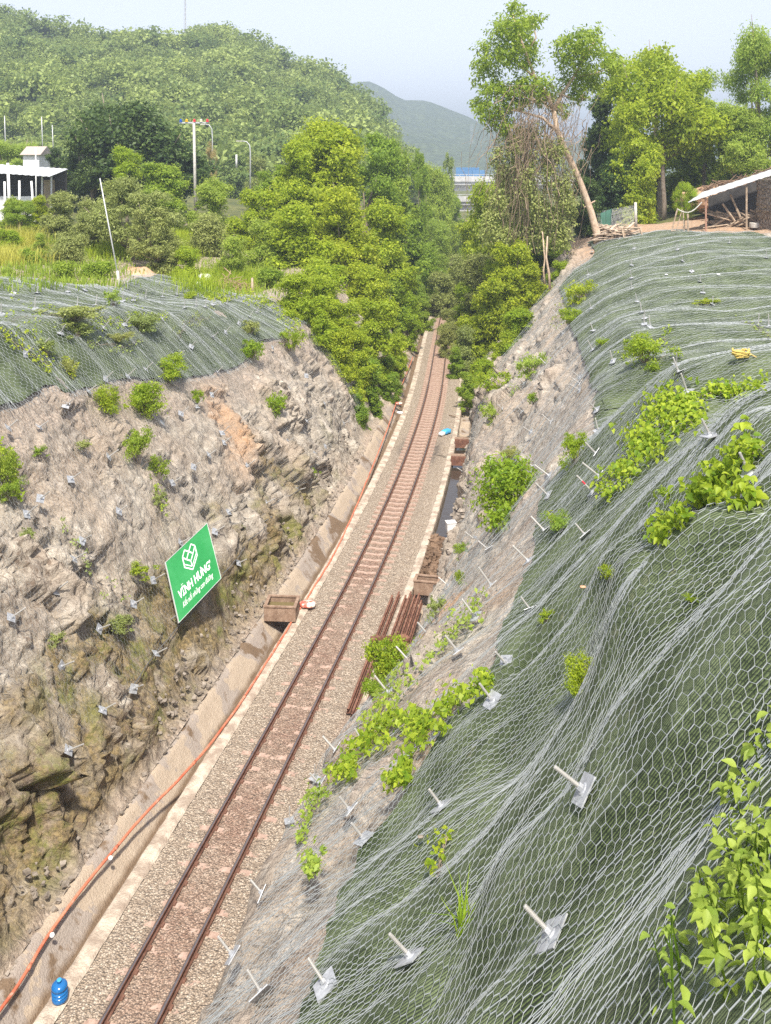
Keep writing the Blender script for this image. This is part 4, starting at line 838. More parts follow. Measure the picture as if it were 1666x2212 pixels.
TL = [  # left side of the valley: u, v of the top, depth, width in pixels, shape, seed, foliage, label
    (700, 248, 92, 215, 'mass', 1, 'lime', 'tallest vine-covered tree at the top of the left valley side'),
    (790, 272, 104, 150, 'round', 2, 'mid', 'rounded tree behind the tallest vine-covered tree, against the far hill'),
    (640, 292, 90, 150, 'mass', 2, 'lime', 'vine-draped tree on the left shoulder of the tallest vine-covered tree'),
    (600, 350, 92, 120, 'tall', 1, 'mid', 'slim tree between the street lamps and the vine-covered mass'),
    (850, 325, 116, 130, 'mass', 3, 'mid', 'leafy tree stepping down right of the rounded tree, left of the tracks'),
    (905, 322, 132, 62, 'tall', 2, 'mid', 'narrow pointed tree sticking up on the left valley rim'),
    (945, 350, 150, 95, 'mass', 1, 'feather', 'pale green tree on the left rim near the overpass'),
    (968, 325, 190, 40, 'tall', 1, 'hill', 'small far tree just left of the blue lorries'),
    (950, 585, 108, 95, 'mass', 2, 'olive', 'airy grey-green tree reaching over the track from the left'),
    (925, 520, 122, 100, 'mass', 3, 'mid', 'green tree closing the view left of the distant track'),
    (880, 620, 88, 75, 'mass', 1, 'lime', 'lime branch mass low over the left kerb at mid distance'),
    (908, 640, 99, 60, 'mass', 2, 'mid', 'green branch mass low beside the distant track'),
    (30, 425, 84, 75, 'mass', 2, 'mid', 'green bush hiding the white wall at the left edge'),
    (90, 418, 86, 60, 'mass', 1, 'lime', 'lime bush hiding the end of the white wall'),
    (985, 420, 178, 60, 'mass', 2, 'mid', 'farthest leafy tree on the left, touching the overpass'),
    (745, 400, 82, 190, 'mass', 3, 'lime', 'broad lime tree in the middle of the left vine mass'),
    (650, 430, 78, 190, 'mass', 1, 'lime', 'lime vine mound in front of the slim tree'),
    (825, 430, 90, 150, 'mass', 2, 'lime', 'vine-covered tree hanging over the left of the cutting'),
    (895, 470, 112, 120, 'mass', 3, 'mid', 'green tree wall left of the track at mid distance'),
    (945, 470, 140, 80, 'mass', 1, 'feather', 'leaning pale tree over the distant track'),
    (690, 560, 70, 170, 'mass', 2, 'lime', 'yellow-green vine curtain behind the wooden post'),
    (780, 560, 77, 150, 'mass', 1, 'lime', 'vine curtain falling down the left valley side'),
    (850, 600, 88, 110, 'mass', 2, 'mid', 'shaded bush wall above the left drain'),
    (900, 590, 108, 80, 'mass', 3, 'feather', 'light green bush wall beside the distant track'),
    (735, 690, 66, 130, 'mass', 3, 'lime', 'yellow-green bush right behind the end of the left rock face'),
    (815, 700, 76, 100, 'mass', 1, 'mid', 'green bush hanging low over the left drain'),
    (762, 790, 65, 95, 'mass', 2, 'mid', 'lowest green bush at the end of the left rock face'),
    (672, 640, 64, 100, 'mass', 1, 'lime', 'bush on the shoulder just beyond the left mat'),
    (640, 585, 60.5, 110, 'mass', 2, 'lime', 'lime bush crowning the far end of the left rock face'),
    (684, 635, 60.5, 125, 'mass', 3, 'lime', 'lime vines spilling over the upper end of the left rock face'),
    (722, 700, 61, 125, 'mass', 1, 'lime', 'lime vines spilling over the middle of the far rock end'),
    (752, 775, 61.5, 105, 'mass', 2, 'lime', 'lime vines hanging low over the far rock end'),
    (772, 845, 60.5, 75, 'mass', 3, 'mid', 'dark green bush at the foot of the far rock end'),
    (800, 640, 70, 150, 'mass', 3, 'lime', 'lime vine wall between the far rock end and the drain'),
    (835, 765, 73, 85, 'mass', 2, 'mid', 'green branch mass above the left kerb'),
    (700, 588, 65, 115, 'mass', 1, 'lime', 'lime bush behind the crown of the far rock end'),
    (735, 648, 63.5, 110, 'mass', 3, 'lime', 'lime bush above the middle of the far rock end'),
    (764, 705, 63.5, 100, 'mass', 2, 'lime', 'lime bush filling the middle of the far rock end'),
    (790, 765, 64, 90, 'mass', 1, 'mid', 'green bush filling the lower far rock end'),
    (803, 832, 64, 60, 'mass', 3, 'mid', 'low green bush between the far rock end and the kerb'),
    (842, 800, 69, 56, 'mass', 1, 'mid', 'low green branches touching the left kerb'),
    (856, 715, 76, 70, 'mass', 2, 'lime', 'lime branches hanging above the left kerb'),
    (450, 385, 90, 150, 'mass', 2, 'feather', 'pale feathery tree in front of the pole with coloured insulators'),
    (545, 405, 86, 150, 'mass', 3, 'lime', 'lime shrub tree below the street lamp'),
    (580, 470, 78, 140, 'mass', 1, 'feather', 'light feathery shrub left of the vine mound'),
    (440, 455, 80, 140, 'mass', 1, 'olive', 'olive scrub right of the round leafy tree'),
    (500, 505, 73, 150, 'mass', 3, 'feather', 'feathery young tree behind the brush pile'),
    (400, 530, 70, 90, 'mass', 2, 'lime', 'lime scrub behind the bare earth mound'),
    (590, 575, 67, 100, 'mass', 2, 'mid', 'dark-based shrub above the brush pile'),
    (285, 212, 112, 270, 'round', 1, 'dark', 'big dark green round tree behind the shed'),
    (200, 290, 108, 130, 'round', 3, 'dark', 'dark lower tree merging into the left of the big dark tree'),
    (385, 300, 108, 120, 'round', 2, 'dark', 'dark lower tree on the right of the big dark tree'),
    (275, 318, 93, 110, 'tall', 3, 'lime', 'small yellow-green tree in front of the big dark tree'),
    (350, 345, 90, 130, 'mass', 1, 'mid', 'green shrub tree above the round leafy tree'),
    (290, 372, 74, 180, 'round', 2, 'olive', 'round pale-leaved tree right of the leaning pipe'),
    (340, 440, 71, 130, 'mass', 3, 'olive', 'drooping olive shrub at the right foot of the round pale-leaved tree'),
    (25, 300, 130, 130, 'round', 3, 'feather', 'yellowish tree behind the left edge of the shed'),
    (120, 318, 118, 70, 'tall', 2, 'dark', 'dark narrow tree behind the white house'),
    (125, 410, 80, 110, 'mass', 2, 'olive', 'olive shrub in front of the white shed wall'),
    (190, 425, 76, 90, 'mass', 3, 'olive', 'grey-green shrub between the shed and the leaning pipe'),
    (42, 428, 80, 60, 'round', 1, 'mid', 'small green tree before the white wall at the left edge'),
    (150, 500, 66, 110, 'mass', 1, 'olive', 'dry olive shrub in the middle of the left weeds'),
    (20, 490, 70, 70, 'mass', 1, 'lime', 'lime shrub standing in the yellow grass at the left edge'),
    (85, 500, 68, 60, 'mass', 3, 'feather', 'pale shrub at the right end of the yellow grass'),
    (60, 535, 61, 90, 'mass', 2, 'mid', 'dark green shrub beside the yellow grass'),
    (130, 560, 57, 120, 'mass', 3, 'mid', 'green shrub at the back edge of the left mat'),
    (215, 555, 58, 110, 'mass', 1, 'mid', 'green shrub at the foot of the leaning pipe'),
    (12, 575, 55, 70, 'mass', 3, 'feather', 'weedy shrub at the left edge behind the mat'),
    (455, 302, 150, 36, 'tall', 2, 'tan', 'narrow yellow-brown tree beside the pole with coloured insulators'),
    (560, 335, 150, 70, 'mass', 2, 'olive', 'olive tree at the foot of the street lamp'),
    (510, 330, 170, 90, 'mass', 3, 'hill', 'bluish green tree between the two street lamps'),
    (400, 320, 165, 80, 'mass', 1, 'hill', 'bluish tree left of the pole with coloured insulators'),
    (60, 300, 170, 150, 'mass', 2, 'hill', 'bluish tree far behind the shed at the hill foot'),
    (165, 300, 175, 140, 'mass', 3, 'hill', 'bluish tree behind the dark narrow tree'),
]
TR = [
    (1120, 345, 100, 130, 'mass', 1, 'olive', 'olive tree inside the hanging dry vines'),
    (1075, 380, 112, 110, 'mass', 2, 'feather', 'pale green tree left of the dry vines'),
    (1040, 425, 124, 80, 'mass', 3, 'lime', 'lime tree on the right valley rim beside the overpass'),
    (1012, 470, 150, 50, 'mass', 1, 'mid', 'farthest tree on the right of the distant track'),
    (1180, 440, 88, 120, 'mass', 2, 'mid', 'green tree behind the dead leaning trunk'),
    (1110, 480, 88, 130, 'mass', 3, 'lime', 'lime bush mass below the dry vines'),
    (1040, 540, 98, 110, 'mass', 1, 'olive', 'olive bush wall right of the distant track'),
    (1005, 610, 98, 80, 'mass', 2, 'lime', 'green bush leaning over the right rail'),
    (1150, 560, 79, 110, 'mass', 1, 'lime', 'lime bush left of the twin bare stems'),
    (1085, 600, 80, 120, 'mass', 2, 'lime', 'green bush in the middle of the right valley side'),
    (1205, 560, 79, 70, 'mass', 3, 'lime', 'bush at the upper corner of the right mat'),
    (1030, 680, 79, 100, 'mass', 3, 'lime', 'dark bush above the right drain'),
    (1095, 700, 72, 90, 'mass', 1, 'lime', 'green bush along the edge of the bare right rock'),
    (1045, 770, 69, 80, 'mass', 2, 'lime', 'bright bush at the lower end of the right tree wall'),
    (1062, 385, 104, 125, 'mass', 1, 'lime', 'tall lime tree in the right tree wall beside the dry vines'),
    (1022, 470, 118, 95, 'mass', 2, 'lime', 'lime tree low in the right tree wall near the overpass'),
    (1090, 520, 78, 140, 'mass', 3, 'lime', 'full lime bush in front of the right tree wall'),
    (985, 545, 112, 85, 'mass', 1, 'olive', 'airy olive tree closing the view right of the distant track'),
    (1000, 700, 78, 75, 'mass', 2, 'olive', 'olive branch mass hanging over the right kerb'),
    (1060, 640, 86, 130, 'mass', 3, 'lime', 'lime bush wall in the middle of the right valley side'),
    (1010, 800, 67, 60, 'mass', 1, 'mid', 'low green bush beside the right kerb at the start of the rock'),
    (1125, 660, 72, 110, 'mass', 2, 'lime', 'lime bush on the brow beside the bare right rock'),
    (966, 690, 85, 52, 'mass', 1, 'olive', 'small olive branch mass just over the right rail'),
    (985, 745, 77, 52, 'mass', 3, 'mid', 'small green branch mass beside the right rail'),
    (975, 665, 92, 60, 'mass', 3, 'olive', 'grey-green branchy bush overhanging the right rail'),
    (1430, 92, 102, 235, 'round', 1, 'lime', 'tall broad lime tree right of the dead leaning tree'),
    (1375, 215, 95, 150, 'mass', 3, 'lime', 'lower lime tree in front of the tall broad lime tree'),
    (1545, 135, 106, 190, 'round', 2, 'feather', 'feathery light green tree behind the shed roof'),
    (1655, 55, 100, 190, 'round', 3, 'feather', 'tallest feathery tree at the right edge'),
    (1600, 215, 98, 160, 'mass', 1, 'feather', 'lower feathery tree at the right edge above the shed'),
    (1490, 230, 112, 170, 'mass', 2, 'lime', 'lime tree between the tall broad tree and the feathery one'),
    (1300, 200, 108, 150, 'mass', 3, 'dark', 'dark shaded tree behind the fork of the dead leaning tree'),
    (1325, 330, 96, 130, 'mass', 1, 'dark', 'dark shaded bush behind the fence post'),
    (1265, 380, 92, 100, 'mass', 2, 'dark', 'dark shaded bush behind the dead leaning trunk'),
    (1395, 330, 110, 120, 'mass', 2, 'dark', 'dark undergrowth right of the fence post'),
    (1570, 300, 118, 160, 'mass', 3, 'dark', 'dark undergrowth behind the shed roof'),
]
for a in TL: tree(*a, group='trees and scrub on the left side')
for a in TR: tree(*a, group='trees and scrub on the right side')
def bare_trunks():
    for u, Y, r, lab in ((1432, 99, .26, 'brown tree trunk standing on the yard behind the small tree'), (1520, 104, .24, 'dark tree trunk behind the shed roof')):
        X = (u-CX)/F*Y; z = float(zxy(X, Y)); b = MB(); pts = [(X+random.gauss(0, .1), Y, z-.3+k*1.9) for k in range(6)]; b.tube(pts, [r*1.3, r, r*.9, r*.85, r*.8, r*.7], 8)
        o = thing('old_tree', lab, 'tree'); b.build('trunk', BARK, o, True)
bare_trunks()
# ---- the dead leaning tree with its hanging dry vines
def leaning_tree():
    Y = 80.; base = hit(1292, 528); Y = base[1] if base is not None else 80.
    root = thing('leaning_tree', 'tall leaning tree with a bare pale trunk and leafy clumps above hanging dry vines', 'tree')
    pt = lambda u, v, dy=0: P(u, v, Y)+np.array([0, dy, 0])
    b = MB()
    b.tube([pt(1294, 536), pt(1290, 505), pt(1276, 455), pt(1258, 405), pt(1240, 362), pt(1222, 325), pt(1205, 285), pt(1196, 240)], [.42, .32, .28, .26, .25, .24, .22, .2], 10)
    for L, r in (([(1196, 240), (1180, 205), (1160, 170), (1135, 120), (1115, 60), (1110, 25)], .22), ([(1196, 240), (1215, 205), (1240, 165), (1262, 120), (1285, 90)], .2), ([(1205, 285), (1170, 255), (1120, 240), (1075, 235)], .16), ([(1180, 205), (1120, 190), (1070, 180)], .13), ([(1160, 170), (1110, 130), (1070, 110)], .12), ([(1240, 165), (1280, 160), (1310, 150)], .11), ([(1215, 205), (1250, 215), (1280, 210)], .1), ([(1135, 120), (1160, 80), (1150, 40)], .1)):
        b.tube([pt(u, v, random.uniform(-.8, .8)*(i > 0)) for i, (u, v) in enumerate(L)], [r*(1-.75*i/(len(L)-1)) for i in range(len(L))], 6)
    b.build('trunk', PALEBARK, root, True)
    st = MB()
    st.tube([pt(1262, 448), pt(1275, 440), pt(1286, 434)], .07, 5); st.build('broken_branch', PALEBARK, root)
    Bl = [(1118, 48, 42), (1095, 75, 38), (1135, 90, 38), (1062, 118, 36), (1095, 130, 36), (1140, 130, 32), (1055, 165, 32), (1065, 205, 34), (1050, 245, 28), (1075, 262, 28), (1130, 195, 40), (1165, 195, 38), (1110, 225, 32), (1220, 105, 34), (1255, 95, 38), (1290, 95, 30), (1235, 135, 36), (1280, 135, 36), (1312, 150, 28), (1245, 175, 34), (1290, 175, 26), (1105, 25, 22), (1195, 215, 26), (1045, 140, 26), (1040, 225, 22), (1090, 280, 24), (1325, 120, 22), (1215, 240, 24), (1150, 50, 24), (1250, 210, 24)]
    q = []
    for i, (u, v, r) in enumerate(Bl):
        p = pt(u, v, random.Random(i).uniform(-2.2, 2.2)); R_ = r/F*Y; q.append((*p, R_, R_*1.1, R_*.82))
    V, Fc, tn_ = crown(q, 17500, .34, 77, per=12, cr=.24, wd=.42, droop=.4, shell=.35)
    obj('crown', mesh('crown', V, Fc, LM['mid'], dict(tint=tn_)), root)
    V = []; r_ = np.random.default_rng(5); A = []; Bb = []
    for k in range(430):
        u0 = r_.normal(1172, 50); v0 = r_.uniform(180, 330); 
        if k % 4 == 0: u0 = r_.uniform(1085, 1160); v0 = r_.uniform(255, 300)
        u1 = u0+r_.normal(-22, 34); v1 = v0+abs(r_.normal(120, 110)); u1 = min(u1, 1235); dy = r_.uniform(-2.5, 1.2); n = 9
        sway = r_.normal(0, 10, n).cumsum()*.5; pts = np.array([pt(u0+(u1-u0)*s+sway[i], v0+(min(v1, 545)-v0)*s, dy+r_.normal(0, .15)) for i, s in enumerate(np.linspace(0, 1, n))])
        A.append(pts[:-1]); Bb.append(pts[1:])
    V, Fc = tri_tubes(np.concatenate(A), np.concatenate(Bb), (.010+.035*r_.random((len(A), 1))**3).repeat(8, 1).ravel())
    obj('dry_vines', mesh('dry_vines', V, Fc, VINE), root)
    q = [(*pt(u, v, random.Random(u+v).uniform(-1.5, .8)), .75, .75, 1.5) for u, v in ((1070, 440), (1050, 490), (1085, 520), (1140, 500), (1210, 510), (1225, 450), (1222, 400), (1075, 350), (1130, 300), (1180, 340), (1130, 400), (1165, 500), (1105, 470), (1160, 300), (1200, 330), (1140, 360), (1180, 390), (1210, 420), (1110, 330), (1090, 390), (1120, 430), (1160, 450), (1200, 480))]
    V, Fc, tn_ = crown(q, 15000, .26, 5, per=10, shell=.2); obj('vine_leaves', mesh('vine_leaves', V, Fc, LM['olive'], dict(tint=tn_)), root)
leaning_tree()
def stems():
    for i, (pts, lab, r) in enumerate((([(1188, 625), (1186, 590), (1180, 555), (1183, 510)], 'right one of the twin bare pale stems above the rock edge', .11), ([(1178, 625), (1174, 585), (1177, 560), (1172, 500)], 'left one of the twin bare pale stems above the rock edge', .09), ([(1098, 600), (1075, 572), (1066, 545), (1058, 505)], 'thin pale crooked stem in the middle of the right bushes', .09))):
        h = hit(*pts[0]); Y = (h[1] if h is not None else 76)-(1.5 if i < 2 else 6); b = MB().tube([P(u, v, Y) for u, v in pts], [r, r*.9, r*.7, r*.5], 7)
        b.build('bark', PALEBARK, thing('bare_tree', lab, 'tree stem'), True)
stems()
# ---- bushes growing through the nets
def ovate(C, Nn, D, L, wd, curl=.18):
    """a real leaf outline: 7 rim points and a folded midrib"""
    Nn = unit(Nn); D = unit(D-Nn*(D*Nn).sum(-1, keepdims=True)); Sd = np.cross(Nn, D); L = L[:, None]; P_ = []
    for s, k, dz in ((0, 0, 0), (.18, .62, .08), (.42, 1, .12), (.7, .7, .05), (1, 0, -curl), (.7, -.7, .05), (.42, -1, .12), (.18, -.62, .08), (.45, 0, -.02)):
        P_.append(C+D*L*s+Sd*L*wd*.5*k+Nn*L*(dz-curl*s*s*.6))
    V = np.stack(P_, 1).reshape(-1, 3); i = (np.arange(len(C))*9)[:, None]
    Fc = np.concatenate([i+np.array([q]) for q in ((0, 1, 2, 8), (8, 2, 3, 4), (8, 4, 5, 6), (0, 8, 6, 7))]); return V, Fc
BV = {}
def bush_me(i, sp, dense):
    if (i, sp, dense) not in BV:
        r_ = random.Random(i); Bq = [(r_.gauss(0, .2), r_.gauss(0, .2), r_.uniform(.05, .55)+r_.choice([0, 0, .15]), r_.uniform(.08, .20)) for _ in range(17)]
        if i == 9: Bq = [(r_.gauss(0, .17), r_.gauss(0, .17), r_.uniform(.1, .72), r_.uniform(.14, .24)) for _ in range(16)]
        V, Fc, tn_ = crown(Bq, dense, .085 if dense < 2500 else .06, i, per=12, cr=.34, wd=.55, shell=.3)
        st = MB()
        for q in Bq: st.tube([(0, 0, -.1), (q[0]*.5, q[1]*.5, q[2]*.5), q[:3]], [.012, .008, .004], 4)
        BV[(i, sp, dense)] = (mesh('leaves', V, Fc, LM[sp], dict(tint=tn_)), st.me('stem', BARK))
    return BV[(i, sp, dense)]
def bush(u, v, wp, hp, label, sp='bright', i=None, name='bush', dy=.3):
    h = hit(u, v+hp*.30)
    if h is None: return
    Y = h[1]; s = wp/F*Y/.92; hh = hp/F*Y/.88; n = nrm(h[0], h[1]); i = random.randrange(4) if i is None else i
    lv, st = bush_me(i, sp, (1300 if Y > 45 or wp < 45 else 3200)+900*(i == 9)); p = h+n*.10
    r = thing(name, label, 'bush', p, (0, 0, random.uniform(0, 6.28)), 'bushes growing through the nets', (s, s, hh)); obj('stem', st, r); obj('leaves', lv, r); return r
for a in [
    (540, 762, 50, 56, 'round lime bush on the right end of the left mat hem'), (538, 713, 38, 40, 'small reddish green bush above the lime bush at the mat end', 'olive'),
    (360, 806, 78, 62, 'lime bush on the hem of the left mat, near its middle'), (315, 876, 82, 80, 'largest lime bush on the bare left rock below the mat', 'bright', 9), (236, 870, 66, 60, 'yellow-green bush left of the largest lime bush'),
    (423, 863, 28, 40, 'tiny bush with a bolt beside it below the mat hem'), (596, 880, 46, 62, 'lime bush on the right part of the bare left rock'), (295, 985, 58, 86, 'dark green bush with broad leaves above the sign', 'mid'),
    (338, 1022, 44, 56, 'smaller green bush right below the dark broad-leaved bush', 'mid'), (80, 986, 32, 28, 'small tuft on the left rock near the frame edge', 'mid'), (6, 1020, 50, 90, 'green bush cut by the left frame edge', 'mid'),
    (14, 1066, 48, 50, 'low green bush trailing below the one at the left frame edge', 'mid'), (298, 1240, 44, 34, 'small lime bush left of the sign'), (515, 1142, 18, 18, 'tiny tuft right above the sign', 'mid'), (178, 966, 32, 24, 'faint tuft on the upper left rock', 'olive'),
    (52, 1165, 34, 40, 'sparse tuft near the left frame edge, level with the sign top', 'olive'), (262, 1350, 50, 30, 'sparse weed on the rock left below the sign', 'olive'), (118, 1390, 36, 26, 'sparse weed on the rock far left of the sign', 'olive'), (340, 1090, 30, 40, 'thin weed hanging under the smaller green bush', 'olive'), (622, 740, 40, 60, 'lime bush on the rock shoulder right of the mat end'), (675, 1025, 18, 18, 'tiny tuft near the far end of the left rock', 'mid'),
    (150, 690, 110, 40, 'straggly weeds on the bend of the left mat, left part', 'olive'), (300, 700, 90, 40, 'straggly weeds on the bend of the left mat, middle', 'olive'), (160, 720, 70, 34, 'low weeds below the bend of the left mat', 'olive'), (245, 735, 50, 28, 'small weeds in the middle of the left mat', 'olive'), (148, 800, 26, 50, 'trailing weed low on the left mat', 'olive'), (95, 760, 40, 40, 'yellowing weed between plates on the left mat', 'olive'), (405, 645, 40, 20, 'weeds at the back edge of the left mat', 'lime'), (245, 655, 36, 40, 'pale weed on the flat top of the left mat', 'feather'),
    (1092, 1086, 150, 150, 'big bright lime bush on the right rock above the drain', 'bright', 9), (1072, 832, 66, 70, 'lime bush at the top of the bare right rock'), (1150, 798, 60, 60, 'lime bush climbing the bare right rock', 'feather'), (1155, 866, 24, 32, 'tiny lime tuft on the bare right rock'),
    (1250, 988, 54, 74, 'lime bush at the border of the near right mat'), (1008, 1196, 46, 34, 'dark green tuft beside the debris in the right drain', 'mid'), (1002, 1256, 26, 34, 'small green tuft beside the rusty basin', 'mid'), (1112, 985, 50, 30, 'sparse weeds above the big lime bush', 'olive'),
    (842, 1440, 96, 120, 'leafy bush over the near end of the rusty rails'), (815, 1500, 56, 60, 'lower leafy bush at the near end of the rusty rails'), (950, 1330, 40, 50, 'weedy tuft on the boulder beside the rusty rails', 'olive'),
    (1255, 640, 60, 60, 'lime weeds at the edge of the far right mat', 'lime'), (1235, 690, 50, 50, 'weeds below the far right mat corner', 'lime'), (1530, 660, 50, 16, 'low lime weeds on the far right flat', 'lime'), (1305, 745, 30, 24, 'small lime tuft near the dip in the far right mat'), (1400, 772, 84, 66, 'lime bush in the dip of the far right mat'), (1065, 905, 40, 46, 'weeds hanging on the left of the bare right rock', 'feather'),
    (1452, 1088, 44, 40, 'small lime sprig left of the heart-leaved vine'), (1328, 1250, 38, 46, 'lime sprig at the corner of the fold in the net'), (1505, 1310, 26, 22, 'small sprig in the middle of the foreground mat'), (1192, 1345, 32, 26, 'small sprig right of a big plate on the steep net'), (1284, 1472, 78, 70, 'yellowing weed in the middle of the right slope', 'lime'), (1268, 1505, 34, 40, 'green sprig hanging under the yellowing weed'), (1220, 1140, 50, 40, 'pale sprig under the steep right net', 'feather'),
]: bush(*a)
# ---- vines creeping over nets and ground
def creeper(poly, width, n, ls, label, sp='bright', fine=False, name='creeping_vine'):
    r_ = np.random.default_rng(len(label)); poly = np.array(poly, float); L = np.r_[0, np.cumsum(np.linalg.norm(np.diff(poly, axis=0), axis=1))]
    C = []; Nn = []
    ks = r_.random(max(6, n//9))*L[-1]
    for j in range(n):
        s = np.clip(ks[j % len(ks)]+r_.normal(0, width*.16), 0, L[-1]); c = np.array([np.interp(s, L, poly[:, 0]), np.interp(s, L, poly[:, 1])]); 
        off = np.random.default_rng(j % len(ks)+3).normal(0, width*.33, 2)
        uv = c+off+r_.normal(0, width*.11, 2); h = hit(*uv)
        if h is None: continue
        nn = nrm(h[0], h[1]); C.append(h+nn*(.17+abs(r_.normal(0, .10))+.0)); Nn.append(nn)
    C = np.array(C); Nn = np.array(Nn); m = len(C); Nn = unit(Nn+r_.normal(size=(m, 3))*.6+np.array([0, -.25, .3])); D = r_.normal(size=(m, 3))+np.array([-.3, -.6, -.5])
    Ls = ls*r_.uniform(.45, 1.3, m); ti = np.clip(r_.normal(.5, .36, m), 0, 1); root = thing(name, label, 'vine', tuple(C[0]), None, 'vines creeping over the slope')
    if fine: V, Fc = ovate(C-C[0], Nn, D, Ls, .75, .3); tt = ti.repeat(9)
    else: V, Fc = leaf_quads(C-C[0], Nn, D, Ls, .6); tt = ti.repeat(4)
    obj('leaves', mesh('leaves', V, Fc, LM[sp], dict(tint=tt)), root)
    b = MB()
    for k in range(3):
        pp = []
        for s in np.linspace(0, L[-1], 14):
            h = hit(np.interp(s, L, poly[:, 0])+r_.normal(0, width*.2), np.interp(s, L, poly[:, 1])+r_.normal(0, width*.1))
            if h is not None: pp.append(h+nrm(h[0], h[1])*.18-C[0])
        if len(pp) > 2: b.tube(pp, .006, 4)
    if b.v: b.build('stem', BARK, root)
creeper([(740, 1700), (790, 1650), (850, 1590), (900, 1570), (930, 1585)], 40, 992, 0.133, 'long lime vine band beside the lower right rock strip')
creeper([(870, 1720), (910, 1650), (950, 1590), (1000, 1550), (1080, 1480)], 38, 992, 0.117, 'lime vine band along the border of the near right mat')
creeper([(800, 1590), (880, 1490), (940, 1430), (1000, 1370), (1050, 1320)], 34, 768, 0.117, 'thin lime vine band up the netted right rock', 'feather')
creeper([(660, 1840), (690, 1770), (720, 1720)], 20, 256, 0.094, 'small weed strip on the lowest part of the right rock', 'feather')
creeper([(690, 1920), (705, 1880)], 22, 192, 0.094, 'yellow-green weed on the bare lower right rock', 'feather')
creeper([(1385, 1010), (1420, 960), (1450, 900), (1480, 890), (1500, 940)], 62, 1440, 0.117, 'dense lime vine mound in the middle of the near right mat', fine=True)
creeper([(1480, 880), (1540, 865), (1600, 862), (1666, 858)], 22, 480, 0.101, 'flat vine strip along the crest to the right edge', fine=True)
creeper([(1330, 1080), (1350, 1040), (1385, 1020)], 36, 320, 0.101, 'vine end trailing left below the dense vine mound', fine=True)
creeper([(1666, 985), (1620, 1020), (1570, 1060), (1540, 1080), (1600, 1100), (1660, 1100)], 42, 672, 0.105, 'heart-leaved vine under the big plate at the right edge', fine=True)
creeper([(1430, 1195), (1480, 1160), (1530, 1120)], 30, 272, 0.086, 'vine end reaching the fold in the foreground net', fine=True)
creeper([(968, 1930), (978, 1880), (985, 1830)], 16, 73, 0.058, 'small trailing vine on the dark foreground mat', fine=True)
creeper([(1225, 1145), (1210, 1130)], 20, 96, 0.078, 'pale sprig patch high on the steep right net', fine=True)
creeper([(540, 650), (590, 660), (625, 700), (640, 740)], 34, 672, 0.172, 'lime ground vine on the shoulder at the end of the left mat', 'lime')
creeper([(430, 640), (480, 650), (530, 640)], 22, 480, 0.156, 'weeds along the back of the left mat', 'lime')
creeper([(1050, 890), (1075, 870), (1120, 840)], 18, 320, 0.125, 'weed strip across the upper bare right rock', 'feather')
creeper([(20, 705), (90, 690), (160, 695), (250, 700), (340, 690)], 42, 420, .13, 'straggling weeds along the bend of the left mat', 'lime')
creeper([(5, 735), (50, 765), (100, 800)], 30, 200, .12, 'weeds trailing down the left mat beside the frame edge', 'lime')
creeper([(185, 745), (260, 755), (300, 740)], 26, 180, .12, 'weeds trailing over the middle of the left mat', 'olive')
creeper([(135, 775), (150, 825)], 18, 90, .11, 'thin trailing weed near the hem of the left mat', 'lime')
creeper([(380, 735), (400, 700), (450, 690)], 24, 120, .11, 'sparse weeds on the right half of the left mat', 'olive')
creeper([(0, 975), (12, 1030), (35, 1085)], 22, 260, .14, 'lime creeper hanging along the left frame edge on the rock', 'bright')
creeper([(120, 1120), (180, 1230), (240, 1330)], 26, 130, .10, 'faint line of weeds down the rock left of the sign', 'olive')
creeper([(330, 1060), (345, 1120)], 14, 70, .10, 'thin creeper below the pair of green bushes', 'mid')
creeper([(1195, 700), (1240, 660), (1262, 620)], 34, 300, .13, 'lime weeds along the left border of the far right mat', 'lime')
creeper([(1350, 800), (1400, 770), (1440, 740)], 22, 220, .13, 'lime weeds climbing out of the dip in the right mat', 'lime')
creeper([(1600, 700), (1640, 720), (1664, 740)], 16, 90, .12, 'weeds at the right edge of the far mat', 'olive')
